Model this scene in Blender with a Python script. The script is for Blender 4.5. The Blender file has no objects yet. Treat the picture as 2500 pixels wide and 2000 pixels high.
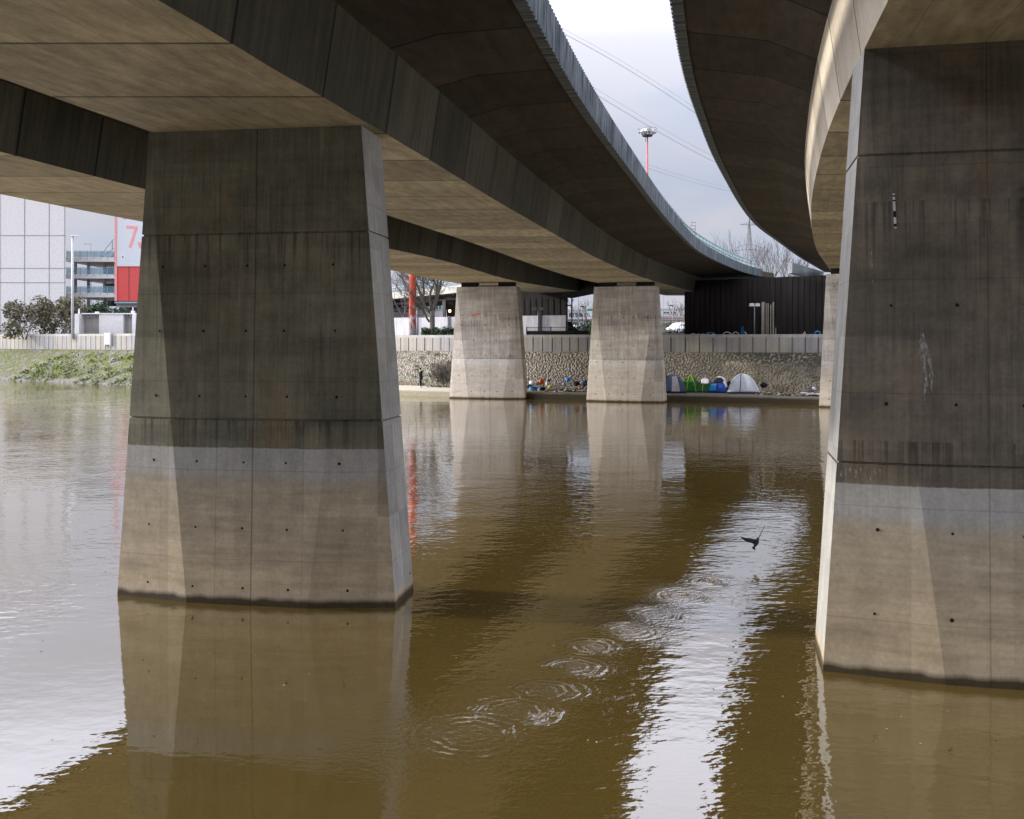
import bpy, math, random
from mathutils import Vector, Matrix
R = math.radians
PI = math.pi
scene = bpy.context.scene
COL = scene.collection

# ---------------------------------------------------------------- camera model
F, CX, HY, EYE = 2400.0, 1250.0, 832.0, 4.8
def P(px, py, d):                     # point seen at photo position (px, py) at distance d
    return Vector(((px - CX) * d / F, d, EYE - (py - HY) * d / F))
def PZ(px, z, d):
    return Vector(((px - CX) * d / F, d, z))

cam = bpy.data.cameras.new('camera')
cam.sensor_width = 36.0
cam.lens = F / 2500.0 * 36.0
cam.shift_y = -(1000 - HY) / 2500.0
cam.clip_start = 0.1
cam.clip_end = 6000
camo = bpy.data.objects.new('camera', cam)
COL.objects.link(camo)
camo.location = (0, 0, EYE)
camo.rotation_euler = (R(90), 0, 0)
scene.camera = camo

# ---------------------------------------------------------------- mesh builder
class MB:
    def __init__(s):
        s.v = []; s.f = []; s.m = []; s.uv = []; s.smooth = []
        s.mat = 0
    def face(s, idx, uv=None, smooth=False):
        s.f.append(idx); s.m.append(s.mat); s.uv.append(uv); s.smooth.append(smooth)
    def add(s, pts):
        n = len(s.v); s.v.extend([Vector(p) for p in pts]); return n
    def poly(s, pts, uv=None, smooth=False):
        n = s.add(pts); s.face(list(range(n, n + len(pts))), uv, smooth)
    def box(s, c, size, M=None):
        x, y, z = size[0] / 2, size[1] / 2, size[2] / 2
        pts = [Vector((a * x, b * y, e * z)) for e in (-1, 1) for a, b in ((-1, -1), (1, -1), (1, 1), (-1, 1))]
        if M is not None: pts = [M @ p for p in pts]
        n = s.add([p + Vector(c) for p in pts])
        for q in ((3, 2, 1, 0), (4, 5, 6, 7), (0, 1, 5, 4), (1, 2, 6, 5), (2, 3, 7, 6), (3, 0, 4, 7)):
            s.face([n + i for i in q])
    def hexa(s, b, t):                # four bottom and four top points
        n = s.add(list(b) + list(t))
        for q in ((3, 2, 1, 0), (4, 5, 6, 7), (0, 1, 5, 4), (1, 2, 6, 5), (2, 3, 7, 6), (3, 0, 4, 7)):
            s.face([n + i for i in q])
    def bar(s, a, b, w, h=None, up=(0, 0, 1)):
        a, b = Vector(a), Vector(b); h = w if h is None else h
        t = (b - a).normalized(); u = Vector(up)
        if abs(t.dot(u)) > .98: u = Vector((0, 1, 0))
        sx = t.cross(u).normalized(); sy = sx.cross(t).normalized()
        o = [sx * (i * w / 2) + sy * (j * h / 2) for i, j in ((-1, -1), (1, -1), (1, 1), (-1, 1))]
        s.hexa([a + q for q in o], [b + q for q in o])
    def tube(s, pts, rad, n=8, cap=True, smooth=True):
        pts = [Vector(p) for p in pts]
        if not isinstance(rad, (list, tuple)): rad = [rad] * len(pts)
        base = len(s.v); up = Vector((0.13, 0.31, .94)).normalized()
        for i, p in enumerate(pts):
            t = (pts[min(i + 1, len(pts) - 1)] - pts[max(i - 1, 0)]).normalized()
            u = up if abs(t.dot(up)) < .97 else Vector((1, 0, 0))
            sx = t.cross(u).normalized(); sy = sx.cross(t).normalized()
            for k in range(n):
                a = 2 * PI * k / n
                s.v.append(p + (sx * math.cos(a) + sy * math.sin(a)) * rad[i])
        for i in range(len(pts) - 1):
            for k in range(n):
                a = base + i * n + k; b = base + i * n + (k + 1) % n
                s.face([a, b, b + n, a + n], smooth=smooth)
        if cap:
            s.face([base + k for k in range(n)][::-1])
            s.face([base + (len(pts) - 1) * n + k for k in range(n)])
    def loft(s, rings, closed=True, cap=False, smooth=False, uvs=None):
        n = len(rings[0]); base = len(s.v)
        for r in rings: s.v.extend([Vector(p) for p in r])
        m = n if closed else n - 1
        for i in range(len(rings) - 1):
            for k in range(m):
                a = base + i * n + k; b = base + i * n + (k + 1) % n
                uv = None
                if uvs is not None:
                    uv = [uvs(i, k), uvs(i, k + 1), uvs(i + 1, k + 1), uvs(i + 1, k)]
                s.face([a, b, b + n, a + n], uv, smooth)
        if cap:
            s.face([base + k for k in range(n)][::-1])
            s.face([base + (len(rings) - 1) * n + k for k in range(n)])
    def blob(s, c, rad, seed=0, n=10, m=7, rough=.18, M=None):
        rnd = random.Random(seed); ph = [rnd.uniform(0, 6.28) for _ in range(6)]
        rings = []
        for j in range(m + 1):
            th = PI * (j + .02) / (m + .04); ring = []
            for k in range(n):
                a = 2 * PI * k / n
                q = 1 + rough * (math.sin(2 * a + ph[0] + th) + .6 * math.sin(3 * a + ph[1] - 2 * th) + .6 * math.sin(5 * th + ph[2] + a)) + rnd.uniform(-rough, rough) * .5
                p = Vector((math.sin(th) * math.cos(a) * rad[0] * q, math.sin(th) * math.sin(a) * rad[1] * q, math.cos(th) * rad[2] * q))
                if M is not None: p = M @ p
                ring.append(p + Vector(c))
            rings.append(ring)
        s.loft(rings[::-1], True, True, True)
    def build(s, name, mats, parent=None, loc=None, smooth=None):
        if not isinstance(mats, (list, tuple)): mats = [mats]
        me = bpy.data.meshes.new(name)
        me.from_pydata([tuple(v) for v in s.v], [], s.f)
        for mt in mats: me.materials.append(mt)
        me.polygons.foreach_set('material_index', s.m)
        me.polygons.foreach_set('use_smooth', [bool(x) if smooth is None else smooth for x in s.smooth])
        if any(u is not None for u in s.uv):
            l = me.uv_layers.new(name='UVMap'); i = 0
            for f, u in zip(s.f, s.uv):
                for k in range(len(f)):
                    l.data[i].uv = u[k] if u is not None else (0.5, 0.5)
                    i += 1
        me.validate(); me.update()
        o = bpy.data.objects.new(name, me); COL.objects.link(o)
        if loc is not None: o.location = loc
        if parent is not None: o.parent = parent
        return o

def tag(o, label=None, cat=None, group=None, kind=None):
    if label: o['label'] = label
    if cat: o['category'] = cat
    if group: o['group'] = group
    if kind: o['kind'] = kind
    return o
def thing(name, label, cat, loc=(0, 0, 0), rz=0, group=None):
    o = bpy.data.objects.new(name, None); COL.objects.link(o)
    o.empty_display_size = .3
    o.location = loc; o.rotation_euler = (0, 0, rz)
    return tag(o, label, cat, group)
def copy_tree(o, parent=None):
    c = o.copy(); COL.objects.link(c)
    if parent is not None: c.parent = parent
    for ch in list(o.children): copy_tree(ch, c)
    return c

# ---------------------------------------------------------------- materials
class NT:
    def __init__(s, name):
        s.mat = bpy.data.materials.new(name); s.mat.use_nodes = True
        s.t = s.mat.node_tree; s.t.nodes.clear()
        s.out = s.n('ShaderNodeOutputMaterial')
        s.b = s.n('ShaderNodeBsdfPrincipled'); s.l(s.b.outputs[0], s.out.inputs[0])
        s.tc = s.n('ShaderNodeTexCoord')
    def n(s, ty, **kw):
        x = s.t.nodes.new(ty)
        for k, v in kw.items(): setattr(x, k, v)
        return x
    def l(s, a, b): s.t.links.new(a, b)
    def val(s, sock, v):
        if isinstance(v, bpy.types.NodeSocket): s.l(v, sock)
        else:
            if hasattr(sock.default_value, '__len__') and isinstance(v, (tuple, list)) and len(sock.default_value) == 4 and len(v) == 3: v = (*v, 1)
            sock.default_value = v
    def math(s, op, a, b=None, c=None, clamp=False):
        x = s.n('ShaderNodeMath', operation=op); x.use_clamp = clamp
        s.val(x.inputs[0], a)
        if b is not None: s.val(x.inputs[1], b)
        if c is not None: s.val(x.inputs[2], c)
        return x.outputs[0]
    def mix(s, f, a, b, mode='MIX'):
        x = s.n('ShaderNodeMix', data_type='RGBA', blend_type=mode); x.clamp_factor = True
        s.val(x.inputs[0], f); s.val(x.inputs[6], a); s.val(x.inputs[7], b)
        return x.outputs[2]
    def mapr(s, v, a, b, c=0.0, d=1.0, smooth=False):
        x = s.n('ShaderNodeMapRange', interpolation_type='SMOOTHSTEP' if smooth else 'LINEAR'); x.clamp = True
        s.val(x.inputs[0], v)
        for i, q in enumerate((a, b, c, d)): s.val(x.inputs[i + 1], q)
        return x.outputs[0]
    def mapping(s, vec, scale=(1, 1, 1), loc=(0, 0, 0), rot=(0, 0, 0)):
        x = s.n('ShaderNodeMapping'); s.l(vec, x.inputs[0])
        x.inputs[1].default_value = loc; x.inputs[2].default_value = rot; x.inputs[3].default_value = scale
        return x.outputs[0]
    def noise(s, vec, scale, detail=4, rough=.55, dist=0.0):
        x = s.n('ShaderNodeTexNoise'); s.l(vec, x.inputs['Vector'])
        x.inputs['Scale'].default_value = scale; x.inputs['Detail'].default_value = detail
        x.inputs['Roughness'].default_value = rough; x.inputs['Distortion'].default_value = dist
        return x.outputs[0]
    def sep(s, vec):
        x = s.n('ShaderNodeSeparateXYZ'); s.l(vec, x.inputs[0]); return x.outputs
    def comb(s, a, b, c):
        x = s.n('ShaderNodeCombineXYZ')
        for i, q in enumerate((a, b, c)): s.val(x.inputs[i], q)
        return x.outputs[0]
    def bump(s, h, strength=.3, dist=.02):
        x = s.n('ShaderNodeBump'); x.inputs['Strength'].default_value = strength; x.inputs['Distance'].default_value = dist
        s.l(h, x.inputs['Height']); s.l(x.outputs[0], s.b.inputs['Normal'])
    def white(s, vec):
        x = s.n('ShaderNodeTexWhiteNoise', noise_dimensions='3D'); s.l(vec, x.inputs[0]); return x.outputs[0]
    def fin(s, color=None, rough=.8, spec=.3, metal=0.0):
        if color is not None: s.val(s.b.inputs['Base Color'], color)
        s.val(s.b.inputs['Roughness'], rough); s.b.inputs['Specular IOR Level'].default_value = spec
        s.b.inputs['Metallic'].default_value = metal
        return s.mat
    def scale(s, col, f):            # colour times scalar socket
        x = s.n('ShaderNodeVectorMath', operation='SCALE'); s.val(x.inputs[0], col); s.val(x.inputs[3], f)
        return x.outputs[0]

def simple(name, c, rough=.7, var=.25, scale=3.0, spec=.3, metal=0.0, bump=0.0):
    t = NT(name); o = t.tc.outputs['Object']
    n = t.noise(o, scale, 5, .6)
    col = t.scale(c + (), t.mapr(n, .3, .7, 1 - var, 1 + var))
    if bump: t.bump(t.noise(o, scale * 6, 3), bump, .02)
    return t.fin(col, rough, spec, metal)

def concrete(name, c, c2=None, streak=.3, blotch=.3, rough=.9, vscale=1.0):
    t = NT(name); o = t.tc.outputs['Object']
    big = t.noise(o, .7 * vscale, 5, .6); fine = t.noise(o, 18, 4, .65)
    st = t.noise(t.mapping(o, (3.5, 3.5, .18)), 1.6 * vscale, 4, .6)
    k = t.math('MULTIPLY', t.mapr(big, .3, .7, 1 - blotch, 1 + blotch), t.mapr(st, .35, .68, 1 + streak * .5, 1 - streak))
    k = t.math('MULTIPLY', k, t.mapr(fine, .3, .7, .88, 1.1))
    col = t.mix(t.mapr(t.noise(o, .35, 3), .4, .62), c, c2 or c)
    t.bump(fine, .25, .01)
    return t.fin(t.scale(col, k), rough, .2)

def pier_mat(name, zs, dark, seams, tone=1.0, far=False):
    t = NT(name); o = t.tc.outputs['Object']; x, y, z = t.sep(o)[:3]
    fine = t.noise(o, 16, 5, .7); big = t.noise(o, .9, 5, .62)
    mid = t.noise(t.mapping(o, (1, 1, .6)), 3.2, 6, .65)
    st = t.noise(t.mapping(o, (5, 5, .12)), 2.2, 5, .65)
    st2 = t.noise(t.mapping(o, (16, 16, .25), (3, 1, 5)), 1.5, 3, .6)
    hb = t.noise(t.mapping(o, (.12, .12, 1.0)), 2.6, 4, .6)
    hb2 = t.noise(t.mapping(o, (.35, .35, 3.0), (7, 2, 1)), 3.0, 4, .6)
    zz = t.math('ADD', z, t.math('MULTIPLY', t.math('SUBTRACT', mid, .5), .06))
    zz = t.math('ADD', zz, t.math('MULTIPLY', t.math('SUBTRACT', t.noise(o, 11, 3), .5), .03))
    panel = t.white(t.comb(t.math('FLOOR', t.math('DIVIDE', t.math('ADD', x, .25), 1.32)), t.math('FLOOR', t.math('DIVIDE', z, 1.62)), t.math('FLOOR', t.math('MULTIPLY', y, .8))))
    up = t.scale(dark, t.math('MULTIPLY', t.mapr(st, .3, .7, 1.15, .80), t.mapr(st2, .52, .74, 1.0, .72)))
    up = t.scale(up, t.math('MULTIPLY', t.mapr(hb, .3, .7, 1.22, .78), t.mapr(t.noise(t.mapping(o, (2.2, 2.2, .10), (9, 4, 2)), 2.4, 4, .7), .60, .72, 1.0, 1.35)))
    up = t.mix(t.mapr(big, .5, .75, 0, .45), up, (.30, .245, .17))
    for jz, jl in ((3.36, .85), (6.78, 1.3)):
        dm = t.math('MULTIPLY', t.math('MULTIPLY', t.mapr(z, jz - jl, jz - .05), t.mapr(z, jz + .02, jz)), t.mapr(t.noise(t.mapping(o, (9, 9, .15), (2, 8, 3)), 1.6, 3, .6), .50, .62))
        up = t.scale(up, t.mapr(dm, 0, 1, 1.0, .52))
    rust = t.math('MULTIPLY', t.mapr(t.noise(t.mapping(o, (1.2, 1.2, .5), (5, 5, 9)), 1.1, 5, .7), .55, .70), .6)
    up = t.mix(rust, up, (.19, .125, .06))
    band = t.scale((.35, .35, .34), t.mapr(st, .3, .7, 1.08, .88))
    low = t.mix(t.mapr(z, .2, zs - .3), (.44, .36, .245), (.36, .32, .25))
    low = t.scale(low, t.math('MULTIPLY', t.mapr(hb, .3, .7, 1.14, .82), t.mapr(hb2, .4, .7, 1.06, .86)))
    bz = t.math('ADD', zz, t.math('MULTIPLY', t.math('SUBTRACT', hb2, .5), .22))
    bz = t.math('ADD', bz, t.math('MULTIPLY', t.math('SUBTRACT', panel, .5), .14))
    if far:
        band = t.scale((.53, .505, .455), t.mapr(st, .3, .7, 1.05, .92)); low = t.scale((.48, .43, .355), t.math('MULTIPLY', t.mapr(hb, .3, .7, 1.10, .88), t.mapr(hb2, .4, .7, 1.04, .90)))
    c = t.mix(t.mapr(bz, zs - .66, zs - .40), low, band)
    c = t.mix(t.mapr(zz, zs - .008, zs + .008), c, up)
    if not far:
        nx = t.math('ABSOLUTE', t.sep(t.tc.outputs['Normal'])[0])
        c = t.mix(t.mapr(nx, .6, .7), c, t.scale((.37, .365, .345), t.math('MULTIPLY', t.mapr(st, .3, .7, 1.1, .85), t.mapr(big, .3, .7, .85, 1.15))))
    # wet foot with a pale crust above it
    wz = t.math('ADD', z, t.math('MULTIPLY', t.math('SUBTRACT', t.noise(t.mapping(o, (1, 1, .2)), 2.0, 4), .5), .16))
    c = t.mix(t.mapr(wz, .30, .22), c, (.44, .37, .27))
    c = t.mix(t.mapr(wz, .17, .08), c, (.060, .046, .026))
    k = t.math('MULTIPLY', t.mapr(panel, 0, 1, .86, 1.14), t.mapr(fine, .3, .72, .86, 1.12))
    k = t.math('MULTIPLY', k, t.mapr(mid, .3, .7, .86, 1.12))
    for sx, w, a in seams:
        e = t.math('ABSOLUTE', t.math('SUBTRACT', x, sx))
        k = t.math('MULTIPLY', k, t.mapr(e, w * .5, w, a, 1.0))
    e = t.math('ABSOLUTE', t.math('SUBTRACT', t.math('FRACT', t.math('DIVIDE', z, 1.62)), .5))
    k = t.math('MULTIPLY', k, t.mapr(e, .003, .008, .82, 1.0))
    k = t.math('MULTIPLY', k, tone)
    t.bump(t.math('ADD', t.math('MULTIPLY', fine, .6), mid), .35, .012)
    return t.fin(t.scale(c, k), .88, .25)

def deck_mat(name, c, seam=3.0, streak=.35, across=False, dark_line=.22):
    t = NT(name); uv = t.tc.outputs['UV']; u, v = t.sep(uv)[:2]; o = t.tc.outputs['Object']
    e = t.math('ABSOLUTE', t.math('SUBTRACT', t.math('FRACT', t.math('DIVIDE', u, seam)), .5))
    wob = t.noise(o, 3.0, 3)
    line = t.mapr(t.math('ADD', e, t.math('MULTIPLY', t.math('SUBTRACT', wob, .5), .006)), .008, .017, dark_line, 1.0)
    seg = t.white(t.comb(t.math('FLOOR', t.math('ADD', t.math('DIVIDE', u, seam), .5)), 0.0, 0.0))
    st = t.noise(t.mapping(uv, (2.5, .2, 1)) if not across else t.mapping(uv, (.55, 1.8, 1)), 2.0, 5, .6)
    big = t.noise(o, .5, 5, .6); fine = t.noise(o, 14, 4, .65)
    k = t.math('MULTIPLY', line, t.mapr(st, .3, .7, 1 + streak * .6, 1 - streak))
    k = t.math('MULTIPLY', k, t.math('MULTIPLY', t.mapr(seg, 0, 1, .80, 1.22), t.mapr(big, .3, .7, .82, 1.18)))
    k = t.math('MULTIPLY', k, t.mapr(fine, .3, .7, .88, 1.1))
    if across:                         # board marks along the soffit, stain near the segment joints
        b2 = t.math('ABSOLUTE', t.math('SUBTRACT', t.math('FRACT', t.math('DIVIDE', v, 1.1)), .5))
        k = t.math('MULTIPLY', k, t.mapr(b2, .004, .014, .70, 1.0))
        k = t.math('MULTIPLY', k, t.mapr(t.math('MULTIPLY', t.mapr(e, .0, .16, 1.0, 0.0), t.noise(t.mapping(uv, (1, 1.4, 1)), 1.7, 4)), .42, .75, 1.0, .68))
    t.bump(fine, .3, .01)
    return t.fin(t.scale(c, k), .88, .25)

M = {}
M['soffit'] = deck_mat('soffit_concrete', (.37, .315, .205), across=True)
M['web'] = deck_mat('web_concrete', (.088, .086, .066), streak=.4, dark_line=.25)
M['web_lit'] = deck_mat('lit_web_concrete', (.54, .48, .39), streak=.15, dark_line=.25)  # lit copy of the web, the light on its face put into the colour
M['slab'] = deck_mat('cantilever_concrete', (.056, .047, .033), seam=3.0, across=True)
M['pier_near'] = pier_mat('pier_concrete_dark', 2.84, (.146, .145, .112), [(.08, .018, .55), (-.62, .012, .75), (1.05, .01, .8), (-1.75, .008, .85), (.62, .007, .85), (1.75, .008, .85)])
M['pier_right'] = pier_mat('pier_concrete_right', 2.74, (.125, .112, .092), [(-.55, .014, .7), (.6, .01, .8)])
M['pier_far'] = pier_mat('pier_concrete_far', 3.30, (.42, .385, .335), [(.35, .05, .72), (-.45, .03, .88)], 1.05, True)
M['hole'] = simple('hole_shadow', (.012, .011, .01), .9, .1)
def fascia_mat():
    t = NT('fascia_concrete'); o = t.tc.outputs['Object']; uv = t.tc.outputs['UV']
    st = t.noise(t.mapping(uv, (3.2, .35, 1)), 1.6, 5, .7); big = t.noise(t.mapping(uv, (.12, .6, 1)), 2, 3)
    c = t.mix(t.mapr(st, .42, .6), (.165, .195, .22), (.045, .058, .072))
    u, v = t.sep(uv)[:2]
    t.bump(t.noise(o, 20, 4), .3, .01)
    return t.fin(c, .85, .25)
M['fascia'] = fascia_mat()
M['rail'] = simple('rail_paint', (.24, .36, .38), .5, .2)
M['wall'] = concrete('flood_wall_concrete', (.31, .30, .29), (.28, .26, .22), .22, .2, .9, .5)
M['coping'] = concrete('coping_concrete', (.38, .365, .335), (.32, .30, .265), .15, .25)
def quay_mat():
    t = NT('quay_concrete'); o = t.tc.outputs['Object']; x, y, z = t.sep(o)[:3]
    n = t.noise(o, .8, 5, .65); f = t.noise(o, 9, 4, .65)
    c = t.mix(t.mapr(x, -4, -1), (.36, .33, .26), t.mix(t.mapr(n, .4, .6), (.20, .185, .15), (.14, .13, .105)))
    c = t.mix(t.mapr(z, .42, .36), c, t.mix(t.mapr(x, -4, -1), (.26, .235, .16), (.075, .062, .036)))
    t.bump(f, .3, .02)
    return t.fin(t.scale(c, t.mapr(f, .3, .7, .8, 1.2)), .9, .2)
M['quay'] = quay_mat()
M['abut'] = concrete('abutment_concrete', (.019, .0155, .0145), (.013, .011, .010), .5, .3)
M['abut_pale'] = concrete('abutment_lit_concrete', (.26, .24, .20), None, .3, .3)  # pale tone stands for light on the pilaster face
M['white_wall'] = concrete('white_render', (.47, .46, .465), None, .18, .10)
M['white'] = simple('white_paint', (.62, .62, .635), .6, .06)
M['offwhite'] = simple('offwhite_paint', (.54, .535, .53), .7, .08)
M['grey'] = simple('grey_metal', (.20, .205, .215), .5, .15)
M['lightgrey'] = simple('light_grey_metal', (.43, .44, .46), .45, .1)
M['darkmetal'] = simple('dark_metal', (.03, .032, .035), .5, .2)
M['black'] = simple('black_fabric', (.015, .014, .016), .85, .3)
M['glass'] = simple('window_glass', (.10, .17, .22), .12, .3, 1.0, .6)
M['tealglass'] = simple('blue_glass_balustrade', (.16, .28, .36), .25, .2, 1.0, .5)
[n for n in M['tealglass'].node_tree.nodes if n.type == 'BSDF_PRINCIPLED'][0].inputs['Alpha'].default_value = .45
M['shade'] = simple('dark_interior', (.07, .085, .10), .8, .3)
M['red'] = simple('red_cladding', (.55, .075, .07), .55, .10)
M['pink'] = simple('faded_red_print', (.70, .30, .29), .7, .08)
M['sign'] = simple('sign_face', (.54, .57, .61), .5, .03)
M['bark'] = simple('plane_tree_bark', (.115, .108, .088), .9, .45, 5.0, bump=.4)
M['twig'] = simple('twig_bark', (.075, .062, .056), .9, .3)
M['leaf_d'] = simple('dark_leaf', (.022, .060, .022), .6, .5, 2.0)
M['leaf_m'] = simple('mid_leaf', (.06, .115, .035), .6, .5, 2.0)
M['leaf_l'] = simple('olive_leaf', (.15, .13, .075), .7, .5, 2.0)
M['moss'] = simple('moss_leaf', (.105, .115, .022), .8, .4, 3.0)
M['skin'] = simple('skin', (.46, .29, .21), .6, .05)
M['hair'] = simple('dark_hair', (.012, .010, .009), .6, .2)
M['blue'] = simple('blue_plastic', (.03, .22, .52), .45, .12)
M['navy'] = simple('navy_fabric', (.055, .085, .15), .6, .25)
M['cobalt'] = simple('cobalt_fabric', (.015, .06, .33), .6, .2)
M['green'] = simple('green_fabric', (.025, .17, .035), .6, .2)
M['dgreen'] = simple('dark_green_fabric', (.02, .115, .03), .6, .2)
M['silver'] = simple('silver_fabric', (.52, .56, .64), .5, .08)
M['cloth_w'] = simple('white_cloth', (.72, .71, .74), .8, .1)
M['cloth_g'] = simple('grey_cloth', (.30, .28, .33), .8, .2)
M['lime'] = simple('yellow_green_fabric', (.42, .44, .05), .8, .3)
M['orange'] = simple('orange_fabric', (.60, .12, .025), .7, .25)
M['board'] = simple('worn_board', (.50, .47, .43), .8, .15)
M['brown'] = simple('brown_litter', (.12, .09, .06), .9, .5, 8.0)
M['teal'] = simple('green_sign_paint', (.0, .22, .16), .5, .1)
M['asphalt'] = simple('asphalt', (.07, .07, .068), .9, .25, .5)
M['carglass'] = simple('car_glass', (.34, .40, .44), .12, .1, 1.0, .6)
M['rubber'] = simple('tyre_rubber', (.012, .012, .012), .8, .1)
M['carpaint'] = simple('white_car_paint', (.78, .79, .80), .3, .03, 1.0, .5)
M['carpaint_d'] = simple('dark_car_paint', (.03, .04, .06), .25, .05, 1.0, .5)
def mast_mat():
    t = NT('peeling_red_paint'); o = t.tc.outputs['Object']; z = t.sep(o)[2]
    n = t.noise(t.mapping(o, (2.2, 2.2, .7)), 1.4, 4, .6)
    m = t.mapr(t.math('ADD', n, t.mapr(z, 0.3, 4.5, .16, -.12)), .555, .575)
    c = t.mix(m, t.scale((.50, .085, .045), t.mapr(n, .3, .7, .85, 1.15)), (.52, .50, .52))
    return t.fin(c, .6, .3)
M['mast'] = mast_mat()
M['mast_far'] = simple('faded_red_paint', (.40, .09, .09), .6, .1)
def lamp_mat():
    t = NT('lit_lamp'); t.b.inputs['Emission Color'].default_value = (1, .62, .28, 1); t.b.inputs['Emission Strength'].default_value = 9
    return t.fin((.9, .8, .6), .4)
M['lamp'] = lamp_mat()

# ---------------------------------------------------------------- curves in plan
def solve(pts, z0, k):                # photo points lying at height z0 + k * distance
    out = []
    for x, y in pts:
        d = F * (z0 - EYE) / ((HY - y) - F * k)
        out.append((d, (x - CX) * d / F))
    return sorted(out)
def spline(pts, near=None):
    pts = sorted(pts)
    if near is not None: pts = [(-30.0, pts[0][1] + (pts[0][0] + 30) * -near)] + pts
    n = len(pts); ms = []
    for i in range(n):
        a = pts[max(i - 1, 0)]; b = pts[min(i + 1, n - 1)]
        ms.append((b[1] - a[1]) / (b[0] - a[0]))
    def f(d):
        if d <= pts[0][0]: return pts[0][1] + ms[0] * (d - pts[0][0])
        if d >= pts[-1][0]: return pts[-1][1] + ms[-1] * (d - pts[-1][0])
        for i in range(n - 1):
            if d <= pts[i + 1][0]:
                h = pts[i + 1][0] - pts[i][0]; t = (d - pts[i][0]) / h
                return ((2 * t ** 3 - 3 * t * t + 1) * pts[i][1] + (t ** 3 - 2 * t * t + t) * h * ms[i]
                        + (-2 * t ** 3 + 3 * t * t) * pts[i + 1][1] + (t ** 3 - t * t) * h * ms[i + 1])
    return f
def smooth(f, w=6.0):                 # even out the hand-read points
    return lambda d: sum(f(d + w * q) * c for q, c in ((-1, .12), (-.5, .23), (0, .30), (.5, .23), (1, .12)))

def zR(d): return 8.50 + .01167 * d
def zL(d): return 8.68 + .0119 * d
def zA(d): return 10.45 + .010 * d
def zB(d): return 8.75 + .018 * d
def zBf(d): return 10.85 + .018 * d
Rr = smooth(spline(solve([(659, 176), (777, 227), (1028.6, 376), (1109, 427.5), (1174.5, 468.6), (1229.5, 503), (1276, 527), (1317, 551), (1353, 570), (1385.6, 590.5), (1423, 613), (1488.6, 645), (1591.5, 685)], 8.50, .01167) + [(110, 22.5)], .17))
Rl = smooth(spline(solve([(150, 249), (355, 316), (967, 534), (1028.6, 553), (1131.6, 585), (1269, 635), (1354.7, 664), (1420, 683)], 8.50, .01167) + [(110, 17.6)], .17))
Lr = smooth(spline(solve([(150, 411), (355, 463), (972, 613), (1063, 630), (1166, 661), (1265.5, 688)], 8.68, .0119) + [(112, 10.5)], .15))
Ll = smooth(spline(solve([(150, 505), (347, 541), (975.5, 664), (1114.5, 692)], 8.68, .0119) + [(112, 5.0)], .15))
Af = smooth(spline(solve([(1371, 175), (1420, 256), (1457, 306), (1509, 381), (1545, 426), (1577, 472), (1626, 534), (1662, 573), (1704, 612), (1772, 647), (1837, 670), (1918, 685)], 10.45, .010), .19), 4)
Bl = smooth(spline(solve([(2050, 241), (2029, 293), (2011, 349), (1991, 430), (1981, 482), (1980, 521), (1983, 569), (1996, 615), (2016, 644)], 8.75, .018), .22), 4)
Bf = smooth(spline(solve([(1671, 175), (1686, 219), (1702, 264), (1720, 313), (1744, 378), (1772, 430), (1795, 475), (1827, 524), (1853, 553), (1902, 589), (1951, 625), (2009, 660)], 10.85, .018), .21), 4)
def Br(d):
    s = (Bl(d + 1) - Bl(d - 1)) / 2
    return Bl(d) + 4.4 * math.sqrt(1 + s * s)

def stations(a, b, step): 
    n = int(round((b - a) / step)); return [a + (b - a) * i / n for i in range(n + 1)]
def arc(f, ds):
    u = [0.0]
    for a, b in zip(ds, ds[1:]): u.append(u[-1] + math.hypot(b - a, f(b) - f(a)))
    return u

WEB = 1.5
def box_girder(parent, fl, fr, fz, d0, d1, left_mat, right_mat, name='box_girder'):
    ds = stations(d0, d1, 1.0); u = arc(fr, ds); mb = MB()
    bl = [Vector((fl(d), d, fz(d))) for d in ds]; br = [Vector((fr(d), d, fz(d))) for d in ds]
    tl = [Vector((fl(d) - .22, d, fz(d) + WEB)) for d in ds]; tr = [Vector((fr(d) + .22, d, fz(d) + WEB)) for d in ds]
    for i in range(len(ds) - 1):
        w = (br[i] - bl[i]).length
        mb.mat = 0; mb.poly([bl[i], bl[i + 1], br[i + 1], br[i]], [(u[i], 0), (u[i + 1], 0), (u[i + 1], w), (u[i], w)])
        mb.mat = 2; mb.poly([br[i], br[i + 1], tr[i + 1], tr[i]], [(u[i], 0), (u[i + 1], 0), (u[i + 1], WEB), (u[i], WEB)])
        mb.mat = 1; mb.poly([bl[i + 1], bl[i], tl[i], tl[i + 1]], [(u[i + 1], 0), (u[i], 0), (u[i], WEB), (u[i + 1], WEB)])
    mb.mat = 0
    mb.poly([bl[0], br[0], tr[0], tl[0]]); mb.poly([br[-1], bl[-1], tl[-1], tr[-1]])
    return mb.build(name, [M['soffit'], left_mat, right_mat], parent)

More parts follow.
